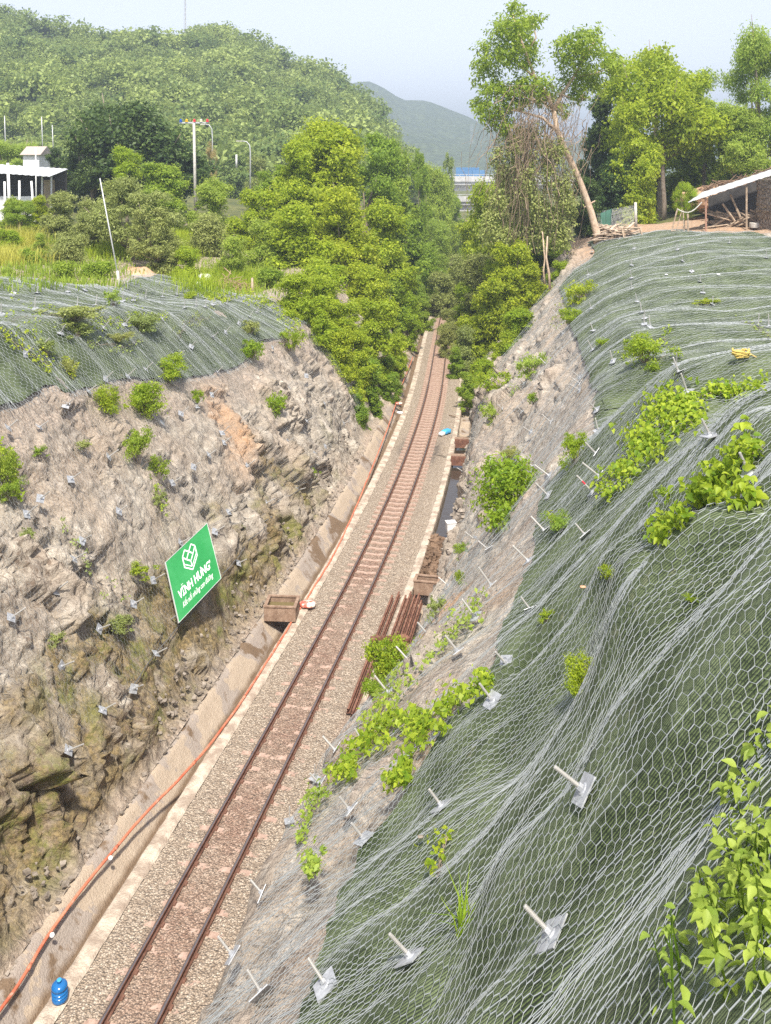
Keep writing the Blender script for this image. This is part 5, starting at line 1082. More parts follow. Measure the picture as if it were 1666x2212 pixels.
# ---- foreground bush with large leaves
def big_bush():
    r_ = np.random.default_rng(12)
    for lab, pts, n, sz in (('leafy foreground bush with large pale leaves at the right edge', [(1500, 1900, 5.6), (1560, 1860, 5.4), (1620, 1880, 5.2), (1650, 1820, 5.2), (1590, 1800, 5.8), (1540, 1960, 5.1), (1640, 1950, 4.9), (1600, 1740, 6.0), (1660, 1760, 5.6)], 15, .085),
                            ('upper foreground sprig with broad leaves at the right edge', [(1600, 1680, 6.4), (1650, 1650, 6.2), (1666, 1700, 6.0)], 7, .10),
                            ('low sprig trailing left from the foreground bush', [(1420, 1985, 5.4), (1455, 1975, 5.3)], 6, .07)):
        C = []; Nn = []; D = []; Ls = []; st = MB(); o0 = None
        for u, v, Y in pts:
            for q in range(4):
                base = hit(u+r_.normal(0, 20), v+90); top = P(u+r_.normal(0, 22), v+12+r_.normal(0, 28), Y-.55+r_.normal(0, .2))
                g0 = float(zxy(top[0], top[1])); top[2] = max(top[2], g0+.35); base = np.array([top[0]+.08, top[1]+.05, 0]); base[2] = max(float(zxy(base[0], base[1])), top[2]-1.5)
                if o0 is None: o0 = base
                mid = (base+top)/2+r_.normal(0, .05, 3); pp = [base, mid, top]; st.tube([x-o0 for x in pp], [.006, .005, .003], 5)
                for k in range(n):
                    ln = max(.3, float(np.linalg.norm(top-base))); s = max(.1, 1-.62/ln)+(1-max(.1, 1-.62/ln))*k/(n-1); p = base+(top-base)*s+(mid-(base+top)/2)*4*s*(1-s); th = k*1.57*1.02+q; dr = np.array([math.cos(th), math.sin(th), .15+r_.normal(0, .2)])
                    C.append(p-o0); D.append(dr); Nn.append(np.array([0, 0, 1.])+.4*r_.normal(size=3)+dr*.25); Ls.append(sz*r_.uniform(.45, 1.2)*(1.15-.6*abs(s-.55)))
        C, Nn, D, Ls = map(np.array, (C, Nn, D, Ls)); V, Fc = ovate(C+unit(D)*.02, Nn, D, Ls, .6, .22); root = thing('broad_leaved_bush', lab, 'bush', o0, None, 'bushes growing through the nets')
        obj('leaves', mesh('leaves', V, Fc, LM['feather'], dict(tint=np.clip(r_.normal(.6, .35, len(C)), 0, 1).repeat(9)), smooth=True), root); st.build('stem', LM['mid'], root)
big_bush()
def blades(name, label, cat, pts, n, h0, sp, kind=None, spread=.1, wd=.02):
    r_ = np.random.default_rng(len(name)+n); C = np.array(pts)[r_.integers(0, len(pts), n)]+np.concatenate([r_.normal(0, spread, (n, 2)), np.zeros((n, 1))], 1)
    th = r_.uniform(0, 6.28, n); d = np.stack([np.cos(th), np.sin(th), 0*th], 1); sd = np.stack([-np.sin(th), np.cos(th), 0*th], 1)*wd; hh = h0*r_.uniform(.5, 1.2, (n, 1)); le = r_.uniform(.15, .8, (n, 1))
    z = np.array([0, 0, 1.]); a = C+z*hh*.5+d*hh*le*.25; b = C+z*hh*(1-.35*le)+d*hh*le
    V = np.stack([C-sd, C+sd, a+sd*.8, a-sd*.8, b], 1).reshape(-1, 3); i = (np.arange(n)*5)[:, None]
    Fc = np.concatenate([i+np.array([[0, 1, 2, 3]]), i+np.array([[3, 2, 4, 4]])]); 
    Fq = [tuple(f) if f[2] != f[3] else tuple(f[:3]) for f in Fc]
    o = obj(name, mesh(name, V, Fq, LM[sp], dict(tint=np.clip(r_.normal(.5, .3, n), 0, 1).repeat(5))))
    if kind: o['kind'] = kind
    return tag(o, label, cat)
def grass_pts(us, vs, n, seed):
    r_ = np.random.default_rng(seed); out = []
    for _ in range(n):
        h = hit(r_.uniform(*us), r_.uniform(*vs))
        if h is not None: out.append(h)
    return out
h = hit(998, 2060); blades('grass_tuft', 'grass tuft with long arching blades on the foreground mat', 'grass', [h+np.array([0, 0, .1])], 24, .55, 'bright', None, .03, .010)
blades('yellow_grass', 'tall yellow grass at the left edge below the shed', 'grass', grass_pts((-20, 80), (515, 575), 400, 1), 4500, 1.3, 'yellow', 'stuff', .6, .02)
blades('green_grass', 'tall green grass around the round pale-leaved tree', 'grass', grass_pts((200, 420), (495, 562), 500, 2)+grass_pts((390, 560), (590, 636), 160, 3), 11000, 1.0, 'lime', 'stuff', .6, .02)
blades('weeds', 'low weeds covering the ground behind the left mat', 'weeds', grass_pts((-20, 255), (500, 625), 500, 4)+grass_pts((400, 620), (560, 640), 300, 5), 9000, .5, 'mid', 'stuff', .9, .03)
# ------------------------------------------------------------------ background left
def base_px(u, v, dflt=80):
    h = hit(u, v); return h if h is not None else P(u, v, dflt)
GALV = weather('grey_pipe_metal', (.45, .46, .47), (.62, .63, .64), 3, .5, .3)
PCON = weather('pale_concrete', (.40, .38, .34), (.60, .58, .53), 3, .9, 0, .01, 30)
WOOD = weather('weathered_wood', (.26, .19, .13), (.50, .40, .30), 4, .9, 0, .01, 40)
SHEET = weather('roof_sheet', (.62, .64, .66), (.80, .82, .84), .8, .45, .2, .004, 20)
DARKW = weather('dark_interior', (.03, .028, .03), (.08, .075, .07), 1, .9)  # near-black: the shade inside the open sheds is put into this colour
def pole(label, u0, v0, u1, v1, r, mat, name='pole', cat='pole', Y=None):
    b = base_px(u0, v0) if Y is None else P(u0, v0, Y); t = P(u1, v1, b[1]); o = thing(name, label, cat, b); b2 = MB().tube([(0, 0, -5. if name == 'utility_pole' else -.8), t-b], [r, r*.8], 8); b2.build('shaft', mat, o, True); return o, t-b
pole('tall grey pipe leaning left behind the left mat', 264, 612, 216, 385, .042, GALV)
pole('short weathered post at the foot of the leaning pipe', 260, 612, 254, 585, .10, PCON, 'post', 'post')
pole('wooden post standing in the lime weeds at the right end of the left mat', 546, 634, 545, 600, .09, WOOD, 'post', 'post')
def util_pole():
    Y = 99.; o, t = pole('white utility pole with coloured insulators on its crossarm', 423, 372, 419, 262, .17, PCON, 'utility_pole', 'utility pole', Y)
    a = MB().box(t+np.array([0, 0, -.15]), (3.0, .14, .14)); a.build('crossarm', GALV, o)
    for x, c in ((-1.35, (.03, .12, .5)), (-.75, (.8, .5, .02)), (.05, (.75, .05, .08)), (.75, (.8, .75, .55)), (1.4, (.75, .05, .08))):
        n1 = N('insulator_glaze'); m = n1.fin(c, .3); q = MB().lathe([(.05, 0), (.2, .03), (.1, .1), (.18, .14), (.08, .2), (.14, .24), (.04, .32)], 10).build('insulator', m, o); q.location = tuple(t+np.array([x, 0, -.08]))
util_pole()
def lamp(label, u, v0, v1, Y, side):
    b = P(u, v0, Y); zb = float(zxy(b[0], Y)); b[2] = zb; t = P(u, v1, Y)-b; o = thing('street_lamp', label, 'street lamp', b, None, 'street lamps on the left'); s = side
    MB().tube([(0, 0, 0), (0, 0, t[2]*.85), (s*.1, 0, t[2]*.95), (s*.5, 0, t[2]), (s*1.2, 0, t[2]+.1)], [.12, .09, .08, .07, .06], 7).build('post', GALV, o, True); MB().box((s*1.5, 0, t[2]+.08), (.75, .3, .14)).build('lamp_head', PCON, o)
lamp('street lamp with a curved arm to the left, standing clear of the trees', 541, 360, 306, 128, -1)
lamp('farther street lamp with a curved arm, right above the tan tree', 459, 310, 270, 150, -1)
pole('short white post left of the clear street lamp', 511, 350, 511, 334, .14, WHITE, 'post', 'post', 128)
# open shed with white roof
def left_shed():
    Y = 90.; X0, X1 = -42., P(120, 375, Y)[0]; zr = P(136, 376, Y)[2]; zl = P(0, 368, Y)[2]; zg = P(60, 456, Y)[2]
    o = thing('open_shed', 'open shed with a white sheet roof at the left edge', 'shed', (X0, Y, zg)); c = np.array([X0, Y, zg]); slope = (zr-zl)/(X1-P(0, 0, Y)[0]); zz = lambda x: zl+slope*(x-P(0, 0, Y)[0])
    b = MB(); n = 40
    for i in range(n):
        x0 = X0+(X1-X0)*i/n; x1 = X0+(X1-X0)*(i+1)/n; h = .05*(i % 2); q = []
        for dz in (0, .05): q += [np.array([x0, Y-1.6, zz(x0)-.25+h+dz])-c, np.array([x1, Y-1.6, zz(x1)-.25+.05-h+dz])-c, np.array([x1, Y+3.5, zz(x1)+.4+.05-h+dz])-c, np.array([x0, Y+3.5, zz(x0)+.4+h+dz])-c]
        b.hexa(q)
    b.build('roof', SHEET, o); wx = P(95, 0, Y)[0]
    MB().box(((X0+wx)/2-X0, .1, (P(0, 424, Y)[2]-zg)/2-.5), (wx-X0, .2, P(0, 424, Y)[2]-zg+1)).build('low_wall', WHITE, o)
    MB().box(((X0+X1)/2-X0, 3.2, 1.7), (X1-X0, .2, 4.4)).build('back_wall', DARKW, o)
    MB().box((X1-X0-1.2, 1.8, 1.2), (.15, 2.6, 3.4)).build('side_wall', WOOD, o)
    for u in (92, 112): x = P(u, 0, Y)[0]-X0; MB().tube([(x, -.1, 0), (x, -.1, zz(x+X0)-zg-.2)], .09, 6).build('roof_post', GALV, o)
left_shed()
for i, (u, v0, v1, du) in enumerate(((12, 462, 392, -2), (22, 455, 352, -5), (43, 455, 390, -1), (74, 455, 391, -6))): pole(f"white post in front of the open shed, {ORD[i]}{' from the left' if i else ''}", u, v0, u+du, v1, .16 if i == 1 else .12, WHITE, 'post', 'post', 87)
pole('thin tall white mast in front of the open shed', 79, 450, 77, 318, .06, WHITE, 'mast', 'mast', 87)
for u, Y, v in ((10, 150, 250), (90, 150, 252), (113, 155, 270)): pole(f"thin pale mast rising before the hill, {'leftmost' if u == 10 else 'middle' if u == 90 else 'rightmost'} of three", u+3, 330, u, v, .08, GALV, 'mast', 'mast', Y)
def white_house():
    Y = 122.; c = P(80, 374, Y); o = thing('white_house', 'small white house half hidden by trees above the shed roof', 'house', c); w = 34/F*Y; MB().box((0, 0, 0), (w, 4, 4.6)).build('wall', WHITE, o)
    n1 = N('red_roof'); rm = n1.fin((.42, .36, .32), .8); b = MB(); b.add([(-w/2-.3, -2.4, 2.3), (w/2+.3, -2.4, 2.3), (w/2+.3, 2.4, 2.3), (-w/2-.3, 2.4, 2.3), (-w/2-.3, 0, 3.4), (w/2+.3, 0, 3.4)], [(0, 1, 5, 4), (2, 3, 4, 5), (0, 4, 3), (1, 2, 5), (3, 2, 1, 0)]); b.build('roof', rm, o)
    MB().box((0, -2.02, .3), (.9, .06, 1.1)).build('window', DARKW, o)
white_house()
# bare earth mound, brush pile, white bags
EARTH = weather('orange_earth', (.36, .22, .13), (.62, .42, .28), 1.2, .95, 0, .04, 9)
def patch(name, label, us, vs, n, mat, lift, cat, seed):
    """a low heap of soil lying on the ground"""
    c = base_px((us[0]+us[1])/2, (vs[0]+vs[1])/2); L = base_px(us[0], (vs[0]+vs[1])/2); R2 = base_px(us[1], (vs[0]+vs[1])/2); rx = abs(R2[0]-L[0])/2; ry = rx*1.2; g = np.linspace(-1, 1, 40); A, B = np.meshgrid(g, g, indexing='ij'); X = c[0]+A*rx*1.2; Y = c[1]+B*ry*1.2
    r = np.hypot(A, B)*1.2+.25*fbm(np.stack([A*2+seed, B*2, 0*A], -1), 3); Z = zxy(X, Y)+lift*np.clip(1-r, -.5, 1)+.12*fbm(np.stack([X, Y, 0*X], -1), 4); o = obj(name, mesh(name, np.stack([X, Y, Z], -1).reshape(-1, 3), grid_faces(40, 40), mat, smooth=True)); return tag(o, label, cat)
patch('earth_mound', 'bare orange earth heap behind the peak of the left mat', (272, 350), (575, 600), 0, EARTH, .45, 'earth', 1)
def brush():
    h = base_px(490, 628); r_ = random.Random(3); o = thing('brush_pile', 'heap of dry brown cut branches behind the left mat', 'brush', h); b = MB()
    for _ in range(240):
        x = r_.gauss(0, 1.0); y = r_.gauss(0, .6); z = abs(r_.gauss(0, .35))*max(0, 1-abs(x)/2.6); a = r_.uniform(0, 3.14); L = r_.uniform(.4, 1.3); e = r_.uniform(-.1, .7); d = np.array([math.cos(a), math.sin(a)*.6, e])*L/2; p = np.array([x, y, z+.12]); b.tube([p-d, p+np.array([0, 0, r_.uniform(0, .1)]), p+d], r_.uniform(.012, .035), 4)
    b.build('branches', weather('dead_branches', (.20, .11, .08), (.42, .29, .21), 6, .9), o)
brush()
for u, v, s, lab in ((441, 604, .95, 'large white bag at the left end of the brush pile'), (503, 630, .5, 'small white bag on the right of the brush pile'), (428, 612, .4, 'small white lump left of the large white bag'), (240, 468, .7, 'white sack beyond the leaning pipe')):
    h = base_px(u, v+6) if v > 500 else P(u, v, 92); r = thing('white_bag' if 'sheet' not in lab else 'white_sheet', lab, 'bag' if 'sheet' not in lab else 'sheet', h); obj('bag', lumpy('bag', WHITE, (0, 0, s*.3), (s, s*.7, s*.7), len(lab)), r)
h = base_px(367, 568); r = thing('boulder', 'round pale boulder on top of the bare earth heap', 'rock', h); obj('stone', lumpy('stone', STONE, (0, 0, .2), (.6, .5, .5), 2), r)
# ------------------------------------------------------------------ the yard on the right
def right_shed():
    Y = 78.; f = lambda u, v, y=Y: P(u, v, y); o0 = f(1600, 487); o = thing('lean_to_shed', 'open lean-to shed with a tilted pale sheet roof on the right bank', 'shed', o0); q = lambda u, v, y=Y: f(u, v, y)-o0
    b = MB(); n = 24
    A, B_ = q(1487, 438), q(1720, 362); C_, D_ = q(1512, 419, 83), q(1720, 350, 83)
    for i in range(n):
        s0, s1 = i/n, (i+1)/n; z0 = np.array([0, 0, .035*(i % 2)]); z1 = np.array([0, 0, .035*((i+1) % 2)]); l = [A+(B_-A)*s0+z0, A+(B_-A)*s1+z1, C_+(D_-C_)*s1+z1, C_+(D_-C_)*s0+z0]; up = np.array([0, 0, .16]); b.hexa(l+[p+up*.4 for p in l])
    b.build('roof', SHEET, o)
    for u, v0, v1, m, r in ((1525, 489, 428, weather('red_pole', (.35, .18, .12), (.5, .3, .22), 4), .07), (1613, 492, 402, WOOD, .08), (1660, 490, 385, WOOD, .09)): MB().tube([q(u, v0, Y+.3)-np.array([0, 0, .4]), q(u, v1, Y+.3)], r, 7).build('post', m, o)
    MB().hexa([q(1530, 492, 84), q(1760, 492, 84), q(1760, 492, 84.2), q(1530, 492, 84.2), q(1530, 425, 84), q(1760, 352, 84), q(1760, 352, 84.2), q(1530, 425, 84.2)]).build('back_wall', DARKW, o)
    b = MB(); r_ = random.Random(8)
    for k in range(70): u = r_.uniform(1540, 1645); p = q(u, r_.uniform(462, 488), r_.uniform(79.5, 82.5)); a = r_.uniform(-.6, .6); d = np.array([math.cos(a), r_.uniform(-.3, .3), math.sin(a)])*r_.uniform(.4, 1.3); b.tube([p-d, p+d], r_.uniform(.04, .1), 5)
    b.build('stored_timber', WOOD, o)
    for (u0, v0), (u1, v1) in (((1561, 440), (1588, 478)), ((1578, 420), (1600, 470))): MB().tube([q(u0, v0, 79.5), q(u1, v1, 79.2)], .09, 5).build('leaning_plank', WOOD, o)
    t_ = MB().lathe([(.5, 0), (.52, .03), (.52, .38), (.46, .42)], 14); k = t_.build('tub', PCON, o); k.location = tuple(q(1633, 492, 78.5))
right_shed()
def stone_wall():
    o0 = P(1712, 500, 74); n1 = N('laid_stone'); co = n1.co(); v = n1.vor(co, 2.6, 'DISTANCE_TO_EDGE'); c = n1.mix(n1.noise(co, 3, 5), (.20, .15, .11), (.46, .38, .30)); c = n1.mix(n1.ramp(v, (.0, 1), (.09, 0)), c, (.08, .06, .05)); m = n1.fin(c, .95, n1.bump(n1.ramp(v, (0, 0), (.2, 1)), .1))
    o = thing('stone_wall', 'rough stone retaining wall at the right edge beside the shed', 'wall', o0); g = np.linspace(0, 1, 30); A, B = np.meshgrid(g, g, indexing='ij'); pz = lambda a, b: np.array([0, 0, 0])
    X = -1.05+A*4+.25*B*0; Z = -1.2+B*5.2; Yv = .0*A-.5*B*0; V = np.stack([X, Yv, Z], -1); V[..., 1] += .22*fbm(V*1.3+o0, 4); V[..., 0] += .15*fbm(V*1.6+3, 3); Fv = grid_faces(30, 30); V2 = V.copy(); V2[:, :, 1] += 4.5; Va = np.concatenate([V.reshape(-1, 3), V2.reshape(-1, 3)]); k = 900; F2 = [tuple(f) for f in Fv]+[tuple(x+k for x in f[::-1]) for f in Fv]
    for i in range(29): F2 += [(i, i+1, k+i+1, k+i), (i*30+29, k+i*30+29, k+(i+1)*30+29, (i+1)*30+29), (i*30, k+i*30, k+(i+1)*30, (i+1)*30)]
    obj('stonework', mesh('stonework', Va, F2, m), o)
stone_wall()
def wood_pile():
    r_ = random.Random(6); h = base_px(1338, 520); o = thing('wood_pile', 'heap of sawn boards and an old frame stacked beside the leaning trunk', 'wood pile', h); b = MB(); s = h[1]/F
    for k in range(85):
        z = r_.uniform(0, 1)**1.2*1.2; x = r_.uniform(-2.1, 1.8)*(1-.3*z); y = r_.uniform(-.3, 1.8); a = r_.gauss(.5, .35); e = r_.gauss(.05, .14); L = r_.uniform(.9, 2.0); q = Matrix.Rotation(a, 3, 'Z') @ Matrix.Rotation(-e, 3, 'Y'); b.box((x, y, z+.1), (L, r_.uniform(.12, .28), .05), q)
    b.build('boards', weather('sawn_boards', (.42, .31, .22), (.72, .60, .48), 3, .9, 0, .01, 40, (.24, .16, .11)), o)
    f = MB(); q = Matrix.Rotation(.12, 3, 'Z') @ Matrix.Rotation(1.0, 3, 'X')
    for c, d in (((0, 0, 0), (1.7, .1, .1)), ((0, .9, 0), (1.7, .1, .1)), ((-.8, .45, 0), (.1, .8, .1)), ((.8, .45, 0), (.1, .8, .1))): f.box(np.array(q @ Vector(c))+np.array([.9, -1.0, .35]), d, q)
    f.build('old_frame', WOOD, o)
wood_pile()
pole('pale concrete fence post behind the wood pile', 1374, 478, 1373, 437, .15, PCON, 'fence_post', 'post', 85)
def fence():
    n1 = N('green_shade_net'); nm = n1.fin((.08, .20, .15), .9); base = base_px(1312, 522); o = thing('mesh_fence', 'sagging wire fence with a strip of green netting behind the leaning trunk', 'fence', base)
    q = lambda u, v, y: P(u, v, y)-base; b = MB(); A, B_ = q(1297, 520, base[1]+1), q(1368, 482, 88); up0 = q(1297, 458, base[1]+1)-A; up1 = q(1368, 445, 88)-B_
    for i in range(26):
        s = i/25; p = A+(B_-A)*s; uu = up0*(1-s)+up1*s
        for k in (0, 1): b.tube([p, p+uu+(B_-A)/25*(2 if k else -2)], .012, 3)
    b.build('wire_mesh', GALV, o); g = np.linspace(0, 1, 12); S_, T_ = np.meshgrid(g, g, indexing='ij'); V = A+S_[..., None]*(q(1322, 508, base[1]+2)-A)+T_[..., None]*up0*.95+np.stack([0*S_, .15*np.sin(S_*14)+.1*np.sin(T_*5), 0*S_], -1); Vb = V+np.array([0, .02, 0]); obj('green_netting', mesh('green_netting', V.reshape(-1, 3), grid_faces(12, 12), nm, smooth=True), o)
fence()
def trestle():
    base = base_px(1470, 503); Y = base[1]; o = thing('wooden_rack', 'leaning wooden rack of poles in front of the small tree', 'rack', base); q = lambda u, v, y=Y: P(u, v, y)-base
    for a, b_, r in (((1451, 500), (1464, 450), .06), ((1487, 506), (1486, 462), .08), ((1450, 498), (1488, 502), .05), ((1462, 495), (1474, 452), .04), ((1478, 500), (1476, 455), .05)): MB().tube([q(*a), q(*b_, Y+.3)], r, 6).build('pole', WOOD, o)
    pts = [q(1464+i*7.5, 452+14*math.sin(math.pi*i/7)-i*2.2, Y-.2) for i in range(8)]; MB().tube(pts, .05, 6).build('hose', PCON, o)
trestle()
tree(1478, 388, 81, 50, 'round', 1, 'bright', 'small round bright tree in front of the shed roof', group='trees and scrub on the right side')
def roof_clutter():
    for i, (u, v, Y, s, lab, m) in enumerate(((1508, 412, 92, 3.0, 'pale earth heap behind the small bright tree', EARTH), (1570, 400, 95, 5, 'earth bank behind the shed roof', EARTH))):
        p = P(u, v, Y); r = thing('earth_heap', lab, 'earth', (p[0], p[1], p[2]-s*.3)); obj('soil', lumpy('soil', m, (0, 0, 0), (s*1.3, s, s*.55), i+2, 18), r)
    p = P(1662, 372, 100); r = thing('grey_house', 'grey block of a house at the right edge above the shed', 'house', p); MB().box((1.2, 0, -.4), (3.6, 3, 3.4)).build('wall', PCON, r); MB().box((1.2, 0, 1.4), (4.2, 3.6, .25)).build('roof', SHEET, r); MB().box((-.1, -1.52, -.2), (.6, .06, 1.0)).build('window', DARKW, r)
    b = MB(); r_ = random.Random(2); o0 = P(1570, 405, 88); o = thing('branch_heap', 'dark heap of branches lying behind the shed roof', 'brush', o0)
    for k in range(130): p = np.array([r_.uniform(-2.5, 4), r_.uniform(-1, 1), 0]); p[2] = r_.uniform(-.4, .5)+p[0]*.28; a = r_.uniform(-.5, .9); d = np.array([math.cos(a), r_.uniform(-.5, .5), math.sin(a)])*r_.uniform(.3, 1.2); b.tube([p-d, p+d], r_.uniform(.02, .07), 4)
    b.build('branches', RUBBLE, o)
roof_clutter()
# ------------------------------------------------------------------ overpass and lorries
def overpass():
    VC = weather('overpass_concrete', (.42, .42, .42), (.60, .60, .59), .6, .9, 0, .01, 8)
    for lab, Y, vt, zdeck, wd in (('upper concrete road overpass crossing the valley', 235., 385, None, 9), ('lower concrete bridge under the road overpass', 228., 428, None, 5)):
        z = P(1000, vt, Y)[2]; o = thing('overpass', lab, 'bridge', (P(1005, 0, Y)[0], Y, z), (0, 0, -.10), 'bridges at the end of the valley'); MB().box((0, 0, -1.0), (70, wd, 1.1)).build('deck', VC, o)
        MB().box((0, -wd/2-.25, -.1), (70, .3, 1.3)).build('parapet', VC, o); MB().box((0, 0, -2.3), (70, wd*.7, 1.4)).build('girder', VC, o)
        rl = MB(); rl.box((0, -wd/2-.25, .95), (70, .12, .12))
        for x in np.arange(-30, 30, 1.6): rl.box((x, -wd/2-.25, .72), (.12, .1, .4))
        rl.build('railing', GALV, o)
        for x in (-14, 16): MB().box((x, 0, -2.9-z/2), (1.6, 2.5, z-.2)).build('pier', VC, o)
    n1 = N('lorry_blue'); LB_ = n1.fin(n1.mix(n1.noise(n1.co(), 1.5), (.06, .16, .33), (.13, .27, .46)), .5); n1 = N('tyre'); TY = n1.fin((.02, .02, .02), .8)
    for lab, u, L in (('left blue box lorry on the road overpass', 1003, 4.0), ('right blue box lorry on the road overpass', 1024, 2.6)):
        Y = 236.; z = P(1000, 385, Y)[2]-.4; p = P(u, 0, Y); o = thing('box_lorry', lab, 'lorry', (p[0], Y, z), (0, 0, -.10), 'blue lorries on the overpass'); MB().box((0, 0, 1.9), (L, 2.2, 2.3)).build('cargo_box', LB_, o)
        rb = MB()
        for x in np.arange(-L/2+.3, L/2, .5): rb.box((x, -1.13, 1.9), (.08, .06, 2.2))
        rb.build('ribs', LB_, o); MB().box((L/2+.75, 0, 1.5), (1.3, 2.0, 1.8)).build('cab', LB_, o); MB().box((0, 0, .66), (L+1.4, 1.6, .2)).build('chassis', TY, o)
        for x in (-L/3, L/3): 
            w_ = MB().tube([(x, -1.0, .42), (x, 1.0, .42)], .42, 12); w_.build('wheel', TY, o)
overpass()
# ------------------------------------------------------------------ hills
def hill(name, sil, Ycrest, Y0, zfoot, mat, seed, dx, rough, back=1.5, tree_h=0):
    """ridge whose skyline follows sil = [(u, v)] at depth Ycrest; slopes down to zfoot at depth Y0"""
    us = np.array([s[0] for s in sil], float); hs = np.array([H+(VH-s[1])/F*Ycrest-tree_h for s in sil]); xs = (us-CX)/F*Ycrest
    X = np.arange(xs[0], xs[-1]+dx, dx); q = np.concatenate([np.linspace(0, 1, 60), np.linspace(1.03, back+1, 14)]); hX = np.interp(X, xs, hs); A, Q = np.meshgrid(X, q, indexing='ij'); Hh = np.repeat(hX[:, None], len(q), 1)
    Yv = Y0+(Ycrest-Y0)*Q; Xw = A*(Yv/Ycrest*.55+.45); p = np.where(Q <= 1, np.clip(Q, 0, 1)**1.15*(1.25-.25*np.clip(Q, 0, 1)), 1-((np.clip(Q, 1, 9)-1)/back)**1.5*.9)
    Z = zfoot+(Hh-zfoot)*p; Z = Z+rough*fbm(np.stack([Xw/rough*.10, Yv/rough*.10, 0*Xw+seed], -1), 4)*np.clip(Q*3, 0, 1)*np.where(Q > .93, .3, 1)
    V = np.stack([Xw, Yv, Z], -1); o = obj(name, mesh(name, V.reshape(-1, 3), grid_faces(*A.shape), mat, smooth=True), kind='structure'); return V, q
FORG = weather('forest_floor', (.05, .07, .02), (.11, .13, .04), .05, .95)
s1 = [(-700, -120), (-450, -90), (-200, -45), (-60, -2), (0, 12), (60, 28), (110, 44), (150, 55), (200, 66), (260, 74), (330, 72), (400, 58), (440, 44), (480, 46), (530, 66), (580, 92), (620, 116), (660, 132), (700, 152), (740, 178), (775, 205), (810, 240), (850, 300), (900, 365)]
Vh, qh = hill('wooded_hill', s1, 360., 175., 10., FORG, 3, 5., 7., tree_h=6.)
def hill_wood():
    r_ = np.random.default_rng(21); n, m = Vh.shape[:2]; K = 3000; B = []; 
    proto = []
    for s in range(6):
        rr = random.Random(s); bl = [(rr.gauss(0, .26), rr.gauss(0, .26), rr.uniform(.25, .85), rr.uniform(.22, .38)) for _ in range(8)]; proto.append(crown(bl, 380, .135, s, per=9, cr=.36, wd=.75, shell=.55, upb=.6))
    Vs = []; Fs = []; Ts = []; k0 = 0
    for j in range(K):
        a = r_.uniform(0, n-1.01); c = r_.uniform(0, 1)**.85*62; i, k = int(a), int(min(c, m-2)); p = Vh[i, k]*(1-(a-i))+Vh[i+1, k]*(a-i); q = Vh[i, k+1]-Vh[i, k]; p = p+q*(c-k)
        u = CX+p[0]/p[1]*F
        if u < -90 or u > 900: continue
        s = r_.choice([3.5, 4.5, 6, 8], p=[.3, .35, .25, .1])*r_.uniform(.8, 1.25); 
        if abs(k-59) < 3 and r_.random() < .5: s *= 1.25
        V, Fc, t = proto[r_.integers(6)]; th = r_.uniform(0, 6.28); R_ = np.array([[math.cos(th), -math.sin(th), 0], [math.sin(th), math.cos(th), 0], [0, 0, 1]])
        Vs.append((V@R_.T)*np.array([s, s, s*r_.uniform(.8, 1.15)])+p-np.array([0, 0, .1*s])); Fs.append(Fc+k0); k0 += len(V); Ts.append(np.clip(t*.45+r_.normal(.24, .30), 0, 1))
    o = obj('hill_forest', mesh('hill_forest', np.concatenate(Vs), np.concatenate(Fs), LM['hill'], dict(tint=np.concatenate(Ts))), kind='stuff'); tag(o, 'dense mixed forest covering the hill on the left', 'forest')
hill_wood()
def far_forest():
    n1 = N('far_forest'); co = n1.co(); v = n1.vor(co, .11); f = n1.noise(co, .02, 5, .6); c = n1.mix(f, (.05, .085, .03), (.13, .16, .06)); c = n1.mix(n1.ramp(v, (.3, 0), (.7, .5)), c, (.03, .05, .02)); return n1.fin(c, .95, n1.bump(n1.math('SUBTRACT', 1, v), 6.))
s2 = [(430, 300), (560, 250), (680, 205), (740, 186), (780, 178), (800, 177), (830, 192), (870, 216), (920, 220), (970, 238), (1020, 252), (1060, 276), (1100, 284), (1160, 296), (1240, 305), (1330, 318), (1420, 330), (1520, 342)]
hill('far_hill', s2, 1500., 900., 5., far_forest(), 9, 14., 14.)
s3 = [(-900, 330), (-300, 300), (0, 290), (300, 300), (700, 318), (1000, 305), (1300, 296), (1600, 286), (1900, 280), (2400, 300)]
hill('distant_ridge', s3, 2600., 2000., 5., far_forest(), 12, 40., 20.)
def mast(label, u, v0, v1, Y, w):
    b = P(u, v0, Y); t = P(u, v1, Y)-b; o = thing('lattice_mast', label, 'mast', b); m = MB()
    for x, y in ((-w, 0), (w, 0), (0, w)): m.tube([(x, y, -3), (x*.6, y*.6, t[2])], .1, 4)
    for k in range(14): z = t[2]*k/14; m.tube([(-w, 0, z), (w, 0, z+t[2]/14)], .06, 3); m.tube([(w, 0, z), (0, w, z+t[2]/14)], .06, 3)
    m.build('lattice', GALV, o)
mast('thin lattice mast on the crest of the wooded hill', 400, 55, -90, 362., .35)
mast('faint lattice pylon on the lower far hill', 1019, 322, 268, 1150., 1.6)
# haze
zt = 150.
b = MB().box((0, 1700, (-2.2+zt)/2), (6000, 4200, zt+2.2)); n1 = N('haze'); pv = n1.t.nodes.new('ShaderNodeVolumePrincipled'); pv.inputs['Color'].default_value = (.70, .84, 1, 1); pv.inputs['Density'].default_value = .0007; pv.inputs['Anisotropy'].default_value = .2; n1.t.links.new(pv.outputs[0], n1.out.inputs[1])
o = b.build('haze', n1.m); o['kind'] = 'stuff'
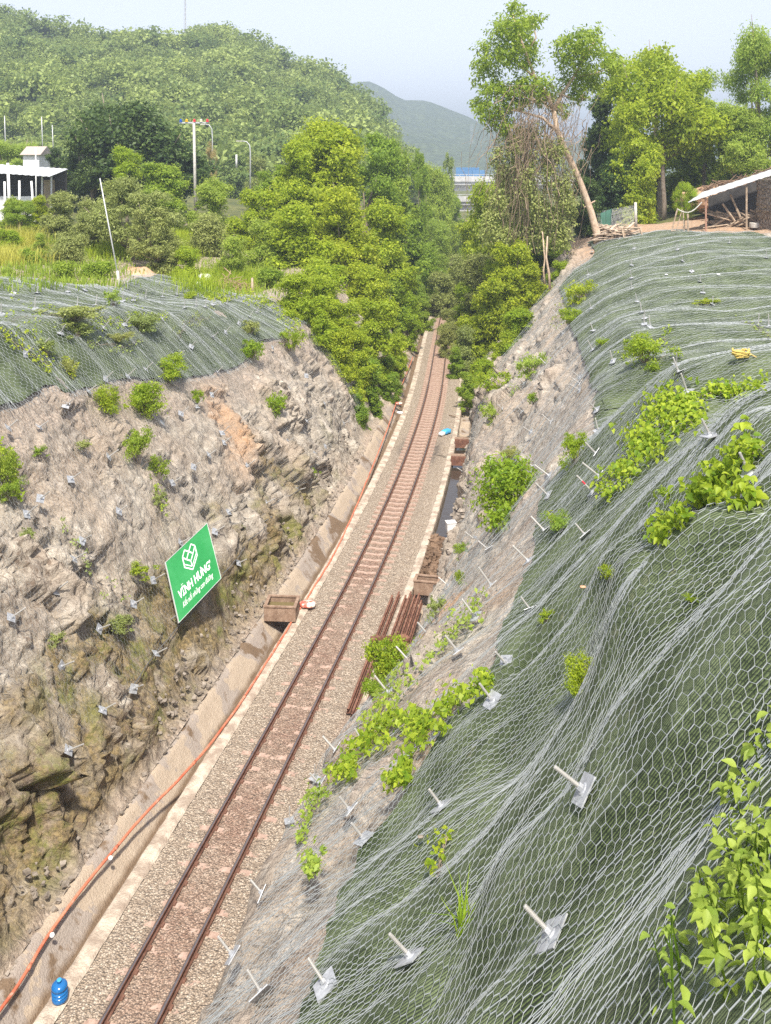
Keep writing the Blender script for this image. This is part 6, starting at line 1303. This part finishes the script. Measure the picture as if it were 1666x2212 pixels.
# ------------------------------------------------------------------ sky, sun, camera
SUN_EL, SUN_AZ = R(58), R(176)         # azimuth clockwise from +Y: right of and behind the camera
W = bpy.data.worlds.new('World'); S.world = W; W.use_nodes = True; nt = W.node_tree; bg = nt.nodes['Background']
sky = nt.nodes.new('ShaderNodeTexSky'); sky.sky_type = 'NISHITA'; sky.sun_disc = False; sky.sun_elevation = SUN_EL; sky.sun_rotation = SUN_AZ
sky.air_density = 1.0; sky.dust_density = 1.2; sky.ozone_density = 4.0; sky.altitude = 50
hs = nt.nodes.new('ShaderNodeHueSaturation'); hs.inputs['Saturation'].default_value = .34; mx = nt.nodes.new('ShaderNodeMixRGB'); mx.blend_type = 'MULTIPLY'; mx.inputs[0].default_value = 1; mx.inputs[2].default_value = (.97, .945, 1.0, 1)
nt.links.new(sky.outputs[0], hs.inputs['Color']); nt.links.new(hs.outputs[0], mx.inputs[1]); nt.links.new(mx.outputs[0], bg.inputs[0]); bg.inputs[1].default_value = .12
L = bpy.data.lights.new('sun', 'SUN'); L.energy = 3.7; L.angle = R(4.0); L.color = (1, .925, .80)
lo = bpy.data.objects.new('sun', L); COL.objects.link(lo)
d = Vector((math.sin(SUN_AZ)*math.cos(SUN_EL), math.cos(SUN_AZ)*math.cos(SUN_EL), math.sin(SUN_EL)))
lo.rotation_euler = d.to_track_quat('Z', 'Y').to_euler()
S.view_settings.view_transform = 'Standard'; S.view_settings.look = 'None'; S.view_settings.exposure = 1.04; S.view_settings.gamma = 1; S.view_settings.use_curve_mapping = False
cd = bpy.data.cameras.new('camera'); cam = bpy.data.objects.new('camera', cd); COL.objects.link(cam); S.camera = cam
cam.location = (0, 0, H); cam.rotation_euler = (R(90), 0, 0)
cd.sensor_fit = 'VERTICAL'; cd.sensor_height = 36; cd.lens = 36*F/2212.; cd.shift_x = 0; cd.shift_y = -(1106-VH)/2212.; cd.clip_start = .1; cd.clip_end = 20000
S.cycles.use_denoising = False; S.cycles.sample_clamp_indirect = 2.5; S.cycles.sample_clamp_direct = 5.; S.cycles.max_bounces = 6; S.cycles.transparent_max_bounces = 12; S.cycles.diffuse_bounces = 3; S.cycles.glossy_bounces = 2; S.cycles.transmission_bounces = 4; S.cycles.volume_bounces = 0
